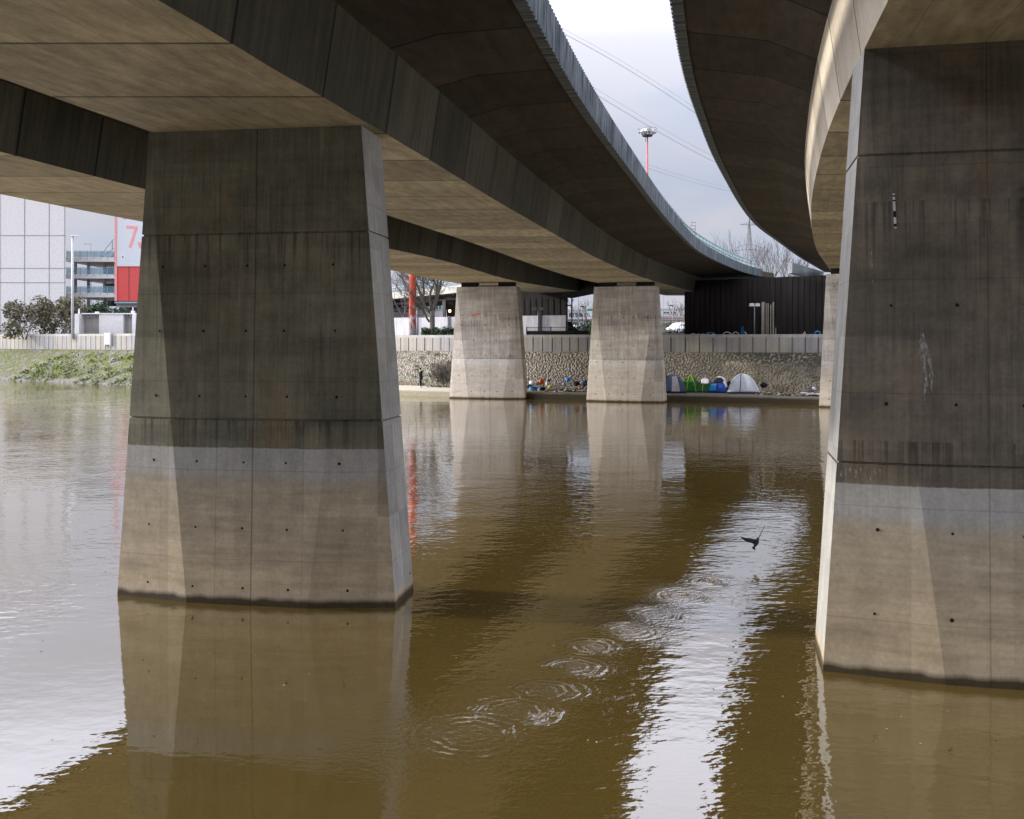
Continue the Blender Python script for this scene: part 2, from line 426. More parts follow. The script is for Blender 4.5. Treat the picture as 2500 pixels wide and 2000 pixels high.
def slab(parent, edges, d0, d1, thick=.30, ribs=None):
    ds = stations(d0, d1, 1.0); u = arc(edges[-1][0], ds); mb = MB()
    low = [[Vector((fx(d), d, fz(d))) for fx, fz in edges] for d in ds]
    for i in range(len(ds) - 1):
        v = 0
        for k in range(len(edges) - 1):
            w = (low[i][k + 1] - low[i][k]).length
            mb.poly([low[i][k], low[i + 1][k], low[i + 1][k + 1], low[i][k + 1]], [(u[i], v), (u[i + 1], v), (u[i + 1], v + w), (u[i], v + w)])
            v += w
        T = Vector((0, 0, thick))
        e = len(edges) - 1
        up = Vector((0, 0, .55))
        mb.poly([low[i][0] + up, low[i][e] + up, low[i + 1][e] + up, low[i + 1][0] + up])
        mb.poly([low[i][0], low[i][0] + up, low[i + 1][0] + up, low[i + 1][0]])
        mb.poly([low[i][e] + up, low[i][e], low[i + 1][e], low[i + 1][e] + up])
    for i, s in ((0, 1), (len(ds) - 1, -1)):
        q = [p for p in low[i]] + [low[i][-1] + Vector((0, 0, .55)), low[i][0] + Vector((0, 0, .55))]
        mb.poly(q)
    if ribs:
        fx, fz, side, a, b = ribs
        d = a
        while d < b:
            s = (fx(d + .5) - fx(d - .5)); t = Vector((s, 1, 0)).normalized(); nrm = Vector((t.y, -t.x, 0)) * side
            p = Vector((fx(d), d, fz(d)))
            mb.bar(p + nrm * -.18 + Vector((0, 0, .005)), p + nrm * -.95 + Vector((0, 0, -.05)), .10, .035)
            d += 1.5
    return mb.build('deck_slab', M['slab'], parent)

def fascia(parent, fx, fz, side, d0, d1, h=.72, pitch=.25):
    ds = stations(d0, d1, pitch / 2); u = arc(fx, ds); mb = MB(); rings = []
    for i, d in enumerate(ds):
        s = (fx(d + .3) - fx(d - .3)) / .6; t = Vector((s, 1, 0)).normalized(); n = Vector((t.y, -t.x, 0)) * side
        o = (.05 if i % 2 else .092); p = Vector((fx(d), d, fz(d)))
        rings.append([p + n * -.16 + Vector((0, 0, -.06)), p + n * o + Vector((0, 0, -.06)), p + n * (o + .015) + Vector((0, 0, h)), p + n * -.16 + Vector((0, 0, h))])
    vs = [0, 0, h, h, h]
    mb.loft(rings, True, True, False, lambda i, k: (u[i], vs[k]))
    return mb.build('fascia', M['fascia'], parent)

# left viaduct: two parallel box girders under one slab
va = thing('viaduct', 'broad viaduct on two box girders with blue-grey ribbed edge and railing', 'viaduct', (0, 0, 0))
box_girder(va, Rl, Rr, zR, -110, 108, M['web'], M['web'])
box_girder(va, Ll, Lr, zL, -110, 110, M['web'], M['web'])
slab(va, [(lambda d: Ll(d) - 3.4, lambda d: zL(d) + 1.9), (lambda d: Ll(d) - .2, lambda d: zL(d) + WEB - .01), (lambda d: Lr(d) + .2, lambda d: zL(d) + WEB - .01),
          (lambda d: Rl(d) - .2, lambda d: zR(d) + WEB - .01), (lambda d: Rr(d) + .2, lambda d: zR(d) + WEB - .01),
          (lambda d: Rr(d) * .62 + Af(d) * .38, lambda d: (zR(d) + WEB) * .3 + zA(d) * .7 - .03), (Af, zA)], -110, 106, ribs=(Af, zA, 1, 6, 105))
fascia(va, Af, zA, 1, -60, 101.5)
# end diaphragm between the two girders at the abutment
mb = MB()
a = P(1376, 727, 104); b = P(1452, 711.5, 97.5)
mb.hexa([a, b, b + Vector((1.0, 1.5, 0)), a + Vector((1.0, 1.5, 0))], [Vector((p.x, p.y, 11.2)) for p in (a, b, b + Vector((1.0, 1.5, 0)), a + Vector((1.0, 1.5, 0)))])
mb.build('end_diaphragm', M['abut'], va)
# railing: tapered posts and two rails standing just inside the ribbed edge
pm = MB()
pm.hexa([(-.045, -.11, 0), (.045, -.11, 0), (.045, .11, 0), (-.045, .11, 0)], [(-.045, -.05, .78), (.045, -.05, .78), (.045, .05, .78), (-.045, .05, .78)])
pm.box((0, .0, .02), (.2, .34, .04)); pm.box((0, -.05, .72), (.12, .1, .12))
def rail_at(d, off, up):
    s = (Af(d + .5) - Af(d - .5)); t = Vector((s, 1, 0)).normalized(); n = Vector((t.y, -t.x, 0))
    return Vector((Af(d), d, zA(d) + up)) - n * off, math.atan2(n.x, -n.y) , t
proto = None; d = 30.0
while d < 101:
    p, ang, t = rail_at(d, .50, .71)
    if proto is None:
        proto = pm.build('railing_post', M['rail'], va, p); o = proto
    else:
        o = proto.copy(); COL.objects.link(o); o.parent = va; o.location = p
    o.rotation_euler = (0, 0, math.atan2(-t.x, t.y) + PI / 2)
    d += 1.8 / math.hypot(1, (Af(d + .5) - Af(d - .5)))
for up, h in ((1.42, .07), (1.12, .06)):
    mb = MB(); ds = stations(4, 101.2, .8)
    mb.loft([[rail_at(q, .47 + a, up + b + .05)[0] for a, b in ((-.03, 0), (.05, 0), (.05, h), (-.03, h))] for q in ds], True, True)
    mb.build('guard_rail', M['rail'], va)

# right viaduct
vb = thing('viaduct', 'narrow viaduct on one box girder curving over the right foreground pier', 'viaduct', (0, 0, 0))
box_girder(vb, Bl, Br, zB, -110, 116, M['web_lit'], M['web'])
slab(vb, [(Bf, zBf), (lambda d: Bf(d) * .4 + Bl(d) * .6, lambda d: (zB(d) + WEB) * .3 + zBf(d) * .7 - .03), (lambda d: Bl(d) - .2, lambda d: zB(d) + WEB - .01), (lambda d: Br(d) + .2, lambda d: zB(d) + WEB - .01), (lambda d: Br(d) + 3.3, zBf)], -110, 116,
     ribs=(Bf, zBf, -1, 6, 105))
fascia(vb, Bf, zBf, -1, -60, 116)
fascia(vb, lambda d: Br(d) + 3.3, zBf, 1, -110, 116, pitch=1.0)

# ---------------------------------------------------------------- piers
def pier(label, fl, ang, wb, wt, th, h, joints, mat, bulge=.30, fac=1.55, holes_z=(), side_holes=True, brg=.25, hr=.026, full=False):
    ca, sa = math.cos(ang), math.sin(ang)
    c = Vector((fl.x, fl.y, 0)) + Vector((ca, sa, 0)) * (wb / 2) + Vector((-sa, ca, 0)) * (th / 2)
    root = thing('bridge_pier', label, 'bridge pier', (c.x, c.y, 0), ang)
    def ring(z, inset=0.0):
        t = z / h; hw = wb / 2 * (1 - t) + wt / 2 * t - inset; y = th / 2 - inset
        ml = (-wb / 2 + fac) * (1 - t) + (-wt / 2) * t; b = bulge * (1 - t)
        ml = max(ml, -hw + .004)
        fr = [(-hw, -y), (ml, -y - b), (-ml, -y - b), (hw, -y)]
        bk = [(-p, -q) for p, q in fr]
        return [Vector((p, q, z)) for p, q in fr + bk]
    zs = [(-1.2, 0)]
    for j in joints: zs += [(j - .022, 0), (j - .014, .025), (j + .014, .025), (j + .022, 0)]
    zs += [(h + (brg + .06 if full else 0), 0)]
    mb = MB(); mb.loft([ring(z, i) for z, i in zs], True, True)
    mb.mat = 1
    def disc(p, n, r):
        n = n.normalized(); u = n.cross(Vector((0, 0, 1))).normalized(); w = u.cross(n)
        mb.poly([p + n * .003 + (u * math.cos(2 * PI * k / 10) + w * math.sin(2 * PI * k / 10)) * r for k in range(10)])
    rnd = random.Random(int(abs(c.x) * 100))
    for z in holes_z:
        t = z / h; rg = ring(z)[:4]
        for f in (.12, .305, .485, .645, .845):
            x = rg[0].x + (rg[3].x - rg[0].x) * f + rnd.uniform(-.03, .03)
            for a, b in zip(rg, rg[1:]):
                if a.x <= x <= b.x and b.x - a.x > .01:
                    q = (x - a.x) / (b.x - a.x); p = a.lerp(b, q)
                    up = Vector((0, -bulge / h * -1 if False else 0, 1))
                    n = Vector((b.y - a.y, -(b.x - a.x), 0)); p2 = ring(z + .1)
                    disc(p + n.normalized() * .004, n, hr * rnd.uniform(.8, 1.15)); break
        if side_holes:
            for s in (-1, 1):
                hw = wb / 2 * (1 - t) + wt / 2 * t
                disc(Vector((s * (hw + .004), .12, z - .2)), Vector((s, 0, 0)), hr)
    o = mb.build('shaft', [mat, M['hole']], root)
    if full:                              # the near piers run straight up into the girder
        return root, ring
    for s in (-1, 1):
        m2 = MB(); m2.box((s * wt * .31, 0, h + brg / 2 + .001), (wt * .26, th * .62, brg)); m2.build('bearing', M['abut'], root)
    m2 = MB(); m2.box((0, 0, h + brg * .2), (wt * .34, th * .5, brg * .38)); m2.build('bearing_plinth', M['quay'], root)
    return root, ring
HZ = (.30, 1.38, 2.58, 3.78, 4.98, 6.18)
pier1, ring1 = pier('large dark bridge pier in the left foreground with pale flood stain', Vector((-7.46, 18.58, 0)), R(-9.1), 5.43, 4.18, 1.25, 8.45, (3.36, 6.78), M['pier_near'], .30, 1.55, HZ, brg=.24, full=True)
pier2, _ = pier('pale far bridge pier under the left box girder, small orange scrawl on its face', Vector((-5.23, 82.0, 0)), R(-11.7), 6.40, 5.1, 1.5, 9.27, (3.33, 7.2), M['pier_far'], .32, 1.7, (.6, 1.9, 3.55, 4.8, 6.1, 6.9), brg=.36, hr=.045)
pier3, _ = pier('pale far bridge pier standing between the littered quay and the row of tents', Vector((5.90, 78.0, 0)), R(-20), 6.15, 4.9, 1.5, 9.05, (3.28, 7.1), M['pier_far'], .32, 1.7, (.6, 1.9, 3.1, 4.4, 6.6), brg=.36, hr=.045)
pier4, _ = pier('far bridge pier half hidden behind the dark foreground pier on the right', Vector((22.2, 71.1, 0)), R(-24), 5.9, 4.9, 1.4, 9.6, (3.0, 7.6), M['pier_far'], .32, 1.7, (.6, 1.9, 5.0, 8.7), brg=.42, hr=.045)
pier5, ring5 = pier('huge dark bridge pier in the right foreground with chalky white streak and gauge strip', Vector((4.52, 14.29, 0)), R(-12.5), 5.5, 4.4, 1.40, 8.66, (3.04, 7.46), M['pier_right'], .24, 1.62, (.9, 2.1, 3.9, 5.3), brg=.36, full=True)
def on_pier(root, ring, x, z, off=.006):          # point on a pier's river face, local coordinates
    rg = ring(z)[:4]
    for a, b in zip(rg, rg[1:]):
        if a.x <= x <= b.x: return a.lerp(b, (x - a.x) / max(b.x - a.x, 1e-6)) + Vector((0, -off, 0))
    return rg[0]
# gauge strip, chalk streak
mb = MB(); segs = 22; rnd = random.Random(4)
def strip_x(root, ring, px, py):
    o = Vector((0, 0, EYE)); dr = Vector(((px - CX) / F, 1, -(py - HY) / F))
    Mi = root.matrix_basis.inverted() if False else (Matrix.Translation(root.location) @ Matrix.Rotation(root.rotation_euler[2], 4, 'Z')).inverted()
    lo = Mi @ o; ld = (Mi.to_3x3() @ dr)
    best = None
    for k in range(400):
        t = 12 + k * .02
        p = lo + ld * t
        rg = ring(p.z)[:4]
        if rg[0].x <= p.x <= rg[3].x:
            f = on_pier(root, ring, p.x, p.z, 0)
            if p.y >= f.y:
                lo_, hi_ = t - .02, t
                for _ in range(14):
                    md = (lo_ + hi_) / 2; pm_ = lo + ld * md
                    if pm_.y >= on_pier(root, ring, pm_.x, pm_.z, 0).y: hi_ = md
                    else: lo_ = md
                best = lo + ld * lo_; break
    return best or Vector((0, -1, 5))
for k in range(segs):
    a = strip_x(pier5, ring5, 2181.5 + 4.5 * k / segs, 473 + 85 * k / segs); b = strip_x(pier5, ring5, 2181.5 + 4.5 * (k + 1) / segs, 473 + 85 * (k + 1) / segs)
    mb.mat = 1 if rnd.random() < (.15 if k < 11 else .5) else 0
    q = Vector((.016, 0, 0)); y = Vector((0, -.012, 0))
    mb.poly([a - q + y, b - q + y, b + q + y, a + q + y]); mb.poly([a - q + y, a - q - y, b - q - y, b - q + y]); mb.poly([b + q + y, b + q - y, a + q - y, a + q + y])
mb.build('gauge_strip', [M['offwhite'], M['black']], pier5)
def smear(paths, w, root, ring, mat, nm):
    m = MB(); rn = random.Random(8)
    for pts in paths:
        prev = None
        n = 26
        for k in range(n + 1):
            f = k / n * (len(pts) - 1); i = min(int(f), len(pts) - 2); px = pts[i][0] + (pts[i + 1][0] - pts[i][0]) * (f - i); py = pts[i][1] + (pts[i + 1][1] - pts[i][1]) * (f - i)
            c = strip_x(root, ring, px, py) + Vector((0, -.004, 0)); hw = w * rn.uniform(.25, 1.0) * math.sin(PI * (k + .6) / (n + 1.2))
            cur = (c - Vector((hw, 0, 0)), c + Vector((hw, 0, 0)))
            if prev: m.poly([prev[0], cur[0], cur[1], prev[1]])
            prev = cur
    return m.build(nm, mat, root)
def chalk():
    t = NT('chalk_stain'); o = t.tc.outputs['Object']
    n = t.noise(t.mapping(o, (9, 9, 3)), 3.0, 5, .75)
    t.val(t.b.inputs['Alpha'], t.mapr(n, .44, .64, 0, .62))
    return t.fin((.60, .60, .62), .95, .1)
M['chalk'] = chalk()
for q_ in [[(2251, 798), (2248, 850), (2257, 900), (2258, 985)], [(2254, 815), (2264, 858), (2273, 900), (2276, 985)], [(2253, 800), (2256, 880), (2266, 960)]]: smear([q_], .045, pier5, ring5, M['chalk'], 'chalk_streak')
for q_ in [[(2128, 600), (2129, 660)], [(2126, 590), (2131, 700)]]: smear([q_], .012, pier5, ring5, M['chalk'], 'chalk_scratch')
for i in range(1, 10): smear([[(2040 + i * 12, 1140), (2040 + i * 12 + 1, 1140 + 14 + 22 * ((i * 7) % 5) / 4)]], .03, pier5, ring5, M['chalk'], 'lime_drip')
mb = MB(); p = P(1161, 767, 80.0)
Mi = (Matrix.Translation(pier2.location) @ Matrix.Rotation(pier2.rotation_euler[2], 4, 'Z')).inverted()
q = Mi @ Vector((p.x, 81.2, p.z)); y = on_pier(pier2, _, max(min(q.x, 2.5), -2.5), q.z, .02).y
for k, (dx, dz, w, hh) in enumerate(((-.32, -.05, .3, .10), (-.05, .02, .34, .12), (.2, .06, .28, .1), (.02, -.13, .16, .08), (.34, .10, .14, .07))):
    mb.poly([(q.x + dx - w / 2, y - .03, q.z + dz - hh / 2), (q.x + dx + w / 2, y - .03, q.z + dz - hh / 2 + .03), (q.x + dx + w / 2 - .05, y - .03, q.z + dz + hh / 2), (q.x + dx - w / 2 + .06, y - .03, q.z + dz + hh / 2 - .02)])
mb.build('orange_scrawl', M['orange'], pier2)
mb = MB(); mb.box((2.64, .46, .30), (.10, .12, .14)); mb.build('survey_plate', M['darkmetal'], pier1)

# ---------------------------------------------------------------- river bank in plan
F0 = [(-420, 420), (-220, 245), (-130, 168), (-80, 131), (-48, 110), (-28, 97.5), (-9, 86), (1.35, 81.5), (12.6, 78.2), (22.8, 73.6), (40, 64.5), (70, 47), (120, 14), (200, -40)]
fY = spline([(x, y) for x, y in F0])
XS = sorted(set([-420, -320, -240, -180, -140] + [round(-120 + 1.0 * i, 2) for i in range(0, 191)] + [75, 85, 100, 120, 160, 200]))
def bank(x):
    s = (fY(x + .5) - fY(x - .5)); t = Vector((1, s, 0)).normalized(); return Vector((x, fY(x), 0)), Vector((-t.y, t.x, 0)), t
def sm(a, b, x):
    t = max(0, min(1, (x - a) / (b - a))); return t * t * (3 - 2 * t)
QW = 5.6; TOP = 9.2; QZ = .5
def ztop(x): return 5.35 + .32 * sm(-22, -38, x)
def zfoot(x): return 3.80 - .12 * sm(-20, -40, x)
def off(x, o, z):
    p, n, t = bank(x); q = p + n * o; return Vector((q.x, q.y, z))
def bank_at(px, o):                   # bank point at offset o seen in photo column px
    lo, hi = -200.0, 150.0
    for _ in range(50):
        m = (lo + hi) / 2; q = off(m, o, 0)
        if q.x / max(q.y, 1) * F + CX < px: lo = m
        else: hi = m
    return lo
def water_mat():
    t = NT('muddy_water'); o = t.tc.outputs['Object']; x, y = t.sep(o)[:2]
    big = t.noise(t.mapping(o, (.5, .35, 1)), .16, 3, .5)
    rough = t.mapr(big, .40, .62, .35, 1.5)
    # the open water outside the piers is livelier, the lee of the left pier is calm
    lee = t.math('MULTIPLY', t.mapr(x, -9.2, -6.8, 0, 1, True), t.math('MULTIPLY', t.mapr(x, -2.6, -1.0, 1, 0, True), t.mapr(y, 17.5, 16.0, 0, 1, True)))
    rough = t.math('MULTIPLY', rough, t.mapr(lee, 0, 1, 1, .35))
    rough = t.math('MULTIPLY', rough, t.mapr(x, -7.5, -9.5, 1.0, 1.9))
    a = t.noise(t.mapping(o, (.45, .7, 1)), 1.0, 2, .5)
    b = t.noise(t.mapping(o, (3.0, 4.2, 1), (3, 7, 0), (0, 0, .2)), 1.0, 2, .5)
    c = t.noise(t.mapping(o, (9, 12, 1), (1, 2, 0), (0, 0, -.4)), 1.0, 2, .5)
    h = t.math('ADD', t.math('MULTIPLY', a, .018), t.math('ADD', t.math('MULTIPLY', b, .0085), t.math('MULTIPLY', c, t.mapr(y, 12, 20, .0016, .0004))))
    h = t.math('MULTIPLY', h, rough)
    wn = t.math('MULTIPLY', t.math('SUBTRACT', t.noise(o, 3.2, 3), .5), .22)
    am = t.mapr(t.noise(t.mapping(o, (1, 1, 1), (4, 4, 0)), 2.2, 3, .6), .38, .64, .25, 1.7)
    chop = t.noise(t.mapping(o, (5, 7, 1)), 1.6, 4, .6)
    tot = None; patch = None; zone = None
    for px, py, r, amp in ((1150, 1793, .52, 1), (1258, 1737, .43, 1.15), (1339, 1687, .36, 1.1), (1398, 1629, .32, 1), (1440, 1580, .29, .9), (1535, 1540, .34, .7), (1600, 1500, .36, .6), (1668, 1455, .36, .7), (1736, 1420, .2, 1)):
        d = F * EYE / (py - HY); cx, cy = (px - CX) * d / F, d
        q = t.math('ADD', t.math('POWER', t.math('SUBTRACT', x, cx), 2.0), t.math('POWER', t.math('SUBTRACT', y, cy), 2.0))
        dist = t.math('ADD', t.math('SQRT', q), wn)
        e = t.math('SUBTRACT', dist, r)
        ang = t.math('ARCTAN2', t.math('SUBTRACT', y, cy), t.math('SUBTRACT', x, cx))
        dirm = t.mapr(t.math('COSINE', t.math('ADD', t.math('MULTIPLY', ang, 2.0), px * .37)), -1, 1, .25, 1.35)
        wv = t.math('MULTIPLY', t.math('COSINE', t.math('MULTIPLY', e, 2 * PI / .15)), t.math('EXPONENT', t.math('MULTIPLY', t.math('POWER', t.math('DIVIDE', e, .15 + r * .10), 2.0), -1.0)))
        wv = t.math('MULTIPLY', t.math('MULTIPLY', wv, dirm), .0054 * amp)
        wide = t.math('EXPONENT', t.math('MULTIPLY', t.math('POWER', t.math('DIVIDE', dist, r * 2.6), 2.0), -1.0))
        zone = wide if zone is None else t.math('MAXIMUM', zone, wide)
        pt = t.math('EXPONENT', t.math('MULTIPLY', t.math('POWER', t.math('DIVIDE', dist, r * 1.15), 2.0), -1.0))
        tot = wv if tot is None else t.math('ADD', tot, wv)
        patch = pt if patch is None else t.math('MAXIMUM', patch, pt)
    h = t.math('ADD', h, t.math('ADD', t.math('MULTIPLY', tot, am), t.math('MULTIPLY', t.math('MULTIPLY', patch, chop), .014)))
    froth = t.noise(t.mapping(o, (11, 13, 1), (2, 2, 0)), 1.0, 3, .65)
    h = t.math('ADD', h, t.math('MULTIPLY', t.math('MULTIPLY', zone, froth), .0105))
    bp = t.n('ShaderNodeBump'); bp.inputs['Strength'].default_value = 1.0; bp.inputs['Distance'].default_value = 1.0
    t.l(h, bp.inputs['Height'])
    col = t.scale((.128, .088, .022), t.mapr(t.noise(o, .25, 4), .3, .7, .9, 1.1))
    lw = t.n('ShaderNodeLayerWeight'); lw.inputs['Blend'].default_value = .5; t.l(bp.outputs[0], lw.inputs['Normal'])
    fac = t.math('ADD', t.math('MULTIPLY', t.math('POWER', lw.outputs['Facing'], 2.6), .95), .03)
    gl = t.n('ShaderNodeBsdfGlossy'); gl.inputs['Roughness'].default_value = .015; gl.inputs['Color'].default_value = (.97, .98, 1, 1); t.l(bp.outputs[0], gl.inputs['Normal'])
    df = t.n('ShaderNodeBsdfDiffuse'); t.l(col, df.inputs['Color'])
    ms = t.n('ShaderNodeMixShader'); t.l(fac, ms.inputs[0]); t.l(df.outputs[0], ms.inputs[1]); t.l(gl.outputs[0], ms.inputs[2])
    t.t.nodes.remove(t.b); t.l(ms.outputs[0], t.out.inputs[0])
    return t.mat
M['water'] = water_mat()
mb = MB(); mb.poly([(-500, -60, 0), (300, -60, 0), (300, 500, 0), (-500, 500, 0)])
tag(mb.build('river_water', M['water']), kind='structure')
# near bank under and behind the photographer
mb = MB(); rows = []
for x in [-90 + 6 * i for i in range(31)]:
    hb_ = 10.3 if -26 < x < 18 else 3.2       # unseen fill up to the decks, added to block light from behind
    rows.append([Vector((x, -2.2, -1)), Vector((x, -4.6, 2.6)), Vector((x, -6, 3.0)), Vector((x, -6.4, hb_)), Vector((x, -140, hb_ + .1))])
mb.loft(rows, False)
tag(mb.build('near_bank', simple('bank_earth', (.06, .052, .038), .95, .3, 1.0)), kind='structure')
# ground behind the flood wall, one sheet out to the horizon
mb = MB(); rows = []
for x in XS:
    a = off(x, TOP + .3, 5.24); rows.append([a, Vector((a.x * 1.15, a.y + 130, 5.24)), Vector((a.x * 9, 3500, 5.24))])
mb.loft(rows, False)
tag(mb.build('ground', M['asphalt']), kind='structure')
# stone paved slope
def stone_mat():
    t = NT('stone_pitching'); uv = t.tc.outputs['UV']; o = t.tc.outputs['Object']; u, v = t.sep(uv)[:2]; x = t.sep(o)[0]
    w = t.mapping(uv, (1, 1, 1))
    wn = t.n('ShaderNodeTexNoise'); t.l(w, wn.inputs['Vector']); wn.inputs['Scale'].default_value = 1.1
    vm = t.n('ShaderNodeVectorMath', operation='MULTIPLY_ADD'); t.l(wn.outputs['Color'], vm.inputs[0]); vm.inputs[1].default_value = (.3, .3, 0); t.l(w, vm.inputs[2])
    ve = t.n('ShaderNodeTexVoronoi', feature='F1', voronoi_dimensions='2D'); t.l(vm.outputs[0], ve.inputs['Vector']); ve.inputs['Scale'].default_value = 4.3; ve.inputs['Randomness'].default_value = .95
    vc = t.n('ShaderNodeTexVoronoi', voronoi_dimensions='2D'); t.l(vm.outputs[0], vc.inputs['Vector']); vc.inputs['Scale'].default_value = 4.3; vc.inputs['Randomness'].default_value = .95
    tone = t.n('ShaderNodeSeparateColor'); t.l(vc.outputs['Color'], tone.inputs[0])
    stone = t.scale(t.mix(tone.outputs[1], (.30, .262, .205), (.265, .25, .228)), t.mapr(tone.outputs[0], 0, 1, .70, 1.18))
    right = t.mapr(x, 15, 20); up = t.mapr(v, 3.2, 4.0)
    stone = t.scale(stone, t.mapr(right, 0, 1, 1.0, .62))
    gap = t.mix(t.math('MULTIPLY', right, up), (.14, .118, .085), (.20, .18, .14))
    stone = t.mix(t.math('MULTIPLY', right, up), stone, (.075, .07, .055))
    c = t.mix(t.mapr(ve.outputs[0], .56, .44), gap, stone)
    big = t.noise(uv, .45, 5, .65)
    # washed out mortar patch by the pale tent, earth along the foot
    hole = t.math('MULTIPLY', t.mapr(t.math('ABSOLUTE', t.math('SUBTRACT', x, 19.3)), 1.6, .7), t.mapr(v, 4.2, 3.6))
    c = t.mix(t.math('MULTIPLY', hole, t.mapr(big, .40, .5)), c, (.30, .27, .20))
    c = t.mix(t.math('MULTIPLY', t.mapr(t.math('ADD', v, t.math('MULTIPLY', big, 1.4)), 1.7, .9), t.mapr(x, -30, -20)), c, (.15, .115, .075))
    c = t.mix(t.mapr(big, .55, .68, 0, .65), c, (.14, .12, .075))
    c = t.mix(t.mapr(x, -18, -30), c, t.scale((.16, .148, .132), t.mapr(t.noise(uv, 2.5, 5, .7), .3, .7, .5, 1.3)))
    # a sooty damp stretch beyond the tents, mossy green towards the open bank
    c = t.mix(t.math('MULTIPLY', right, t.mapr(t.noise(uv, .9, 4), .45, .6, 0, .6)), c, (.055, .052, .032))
    left = t.mapr(x, -16, -34)
    g = t.noise(t.mapping(uv, (1, 1.6, 1), (0, 0, 0), (0, 0, .5)), .9, 5, .65)
    c = t.mix(t.math('MULTIPLY', t.math('MULTIPLY', left, t.mapr(v, .9, 1.6)), t.mapr(g, .44, .54)), c, t.mix(t.noise(uv, 5, 3), (.055, .075, .016), (.14, .14, .03)))
    c = t.mix(t.math('MULTIPLY', t.mapr(x, -3, -6), t.mapr(t.noise(uv, 2.1, 4), .57, .62)), c, (.05, .08, .025))
    t.bump(t.mapr(ve.outputs[0], .6, .1), .9, .16)
    return t.fin(c, .9, .2)
M['stone'] = stone_mat()
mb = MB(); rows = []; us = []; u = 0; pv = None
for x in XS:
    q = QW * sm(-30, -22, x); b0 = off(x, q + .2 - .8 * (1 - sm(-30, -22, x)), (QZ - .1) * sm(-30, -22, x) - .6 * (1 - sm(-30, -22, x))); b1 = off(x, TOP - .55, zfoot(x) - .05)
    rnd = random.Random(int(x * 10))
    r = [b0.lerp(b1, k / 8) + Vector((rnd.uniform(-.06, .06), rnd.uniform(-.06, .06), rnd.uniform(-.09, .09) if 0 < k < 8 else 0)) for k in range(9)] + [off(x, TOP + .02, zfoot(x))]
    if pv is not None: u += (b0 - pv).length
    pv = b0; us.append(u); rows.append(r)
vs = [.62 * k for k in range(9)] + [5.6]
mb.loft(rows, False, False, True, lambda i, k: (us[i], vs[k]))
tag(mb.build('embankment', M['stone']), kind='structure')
# quay walkway at the water's edge
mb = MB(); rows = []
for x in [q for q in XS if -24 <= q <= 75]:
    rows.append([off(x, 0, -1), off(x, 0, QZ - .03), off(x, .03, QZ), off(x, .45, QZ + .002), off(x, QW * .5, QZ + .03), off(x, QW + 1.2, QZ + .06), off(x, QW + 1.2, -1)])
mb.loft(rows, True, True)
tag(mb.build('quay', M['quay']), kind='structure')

# flood wall: panels between dark slots, under a coping
x0, x1 = bank_at(-260, TOP), bank_at(2330, TOP)
fw = thing('flood_wall', 'long concrete flood wall of upright panels with pale coping above the embankment', 'wall', off(-10, TOP, 3.8))
L0 = Vector(fw.location)
mbw = MB(); mbc = MB(); x = x0; rnd = random.Random(3)
def along(x, step):
    p, n, t = bank(x); return x + step * t.x
gap_c = bank_at(269.5, TOP)
while x < x1:
    w = 1.02; xa, xb = along(x, .05), along(x, w - .05); nx = along(x, w)
    for (sa, sb, o0, o1, z1) in ((xa, xb, -.05, .2, ztop(x) - .27), (x, nx, .10, .25, ztop(x) - .27)):
        b = [off(sa, TOP + o0, zfoot(x) - .1), off(sb, TOP + o0, zfoot(x) - .1), off(sb, TOP + o1, zfoot(x) - .1), off(sa, TOP + o1, zfoot(x) - .1)]
        mbw.hexa([p - L0 for p in b], [Vector((p.x, p.y, z1)) - L0 for p in b])
    b = [off(x, TOP - .05, ztop(x) - .27), off(along(x, w - .006), TOP - .05, ztop(nx) - .27), off(along(x, w - .006), TOP + .32, ztop(nx) - .27), off(x, TOP + .32, ztop(x) - .27)]
    mbc.hexa([p - L0 for p in b], [p - L0 + Vector((0, 0, .27)) for p in b])
    x = nx
mbw.build('panel_run', M['wall'], fw); mbc.build('coping', M['coping'], fw)

# ================================================================ far bank: structures
def gpos(px, extra, z=5.0):
    return off(bank_at(px, TOP + extra), TOP + extra, z)
def qpos(px, o, z=QZ + .05):
    return off(bank_at(px, o), o, z)

# abutments
ab = thing('abutment', 'dark ribbed abutment wall with graffiti under the right box girder', 'abutment', P(1840, 832, 92).xy.to_3d() + Vector((0, 0, 5)))
A0 = Vector(ab.location)
fa, fb = P(1671, 832, 97), P(2035, 832, 88); fa.z = fb.z = 4.6
dirx = (fb - fa).normalized(); nb = Vector((-dirx.y, dirx.x, 0)); wl = (fb - fa).length
def aw(s, out, z): return fa + dirx * s - nb * out + Vector((0, 0, z - 4.6)) - A0
mb = MB()
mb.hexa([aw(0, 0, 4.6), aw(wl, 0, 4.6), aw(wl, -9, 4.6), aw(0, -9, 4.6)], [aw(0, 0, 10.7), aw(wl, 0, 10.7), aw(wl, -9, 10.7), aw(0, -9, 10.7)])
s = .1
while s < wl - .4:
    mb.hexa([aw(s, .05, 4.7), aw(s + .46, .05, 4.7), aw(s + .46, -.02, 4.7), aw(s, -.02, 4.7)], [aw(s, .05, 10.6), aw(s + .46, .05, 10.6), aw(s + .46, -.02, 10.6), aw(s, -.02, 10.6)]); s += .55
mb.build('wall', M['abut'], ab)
def s_of(px):
    lo, hi = 0.0, wl
    for _ in range(40):
        m = (lo + hi) / 2; q = fa + dirx * m
        if q.x / q.y * F + CX < px: lo = m
        else: hi = m
    return lo
def z_of(px, py):
    q = fa + dirx * s_of(px); return EYE - (py - HY) * q.y / F
mb = MB(); rnd = random.Random(5)
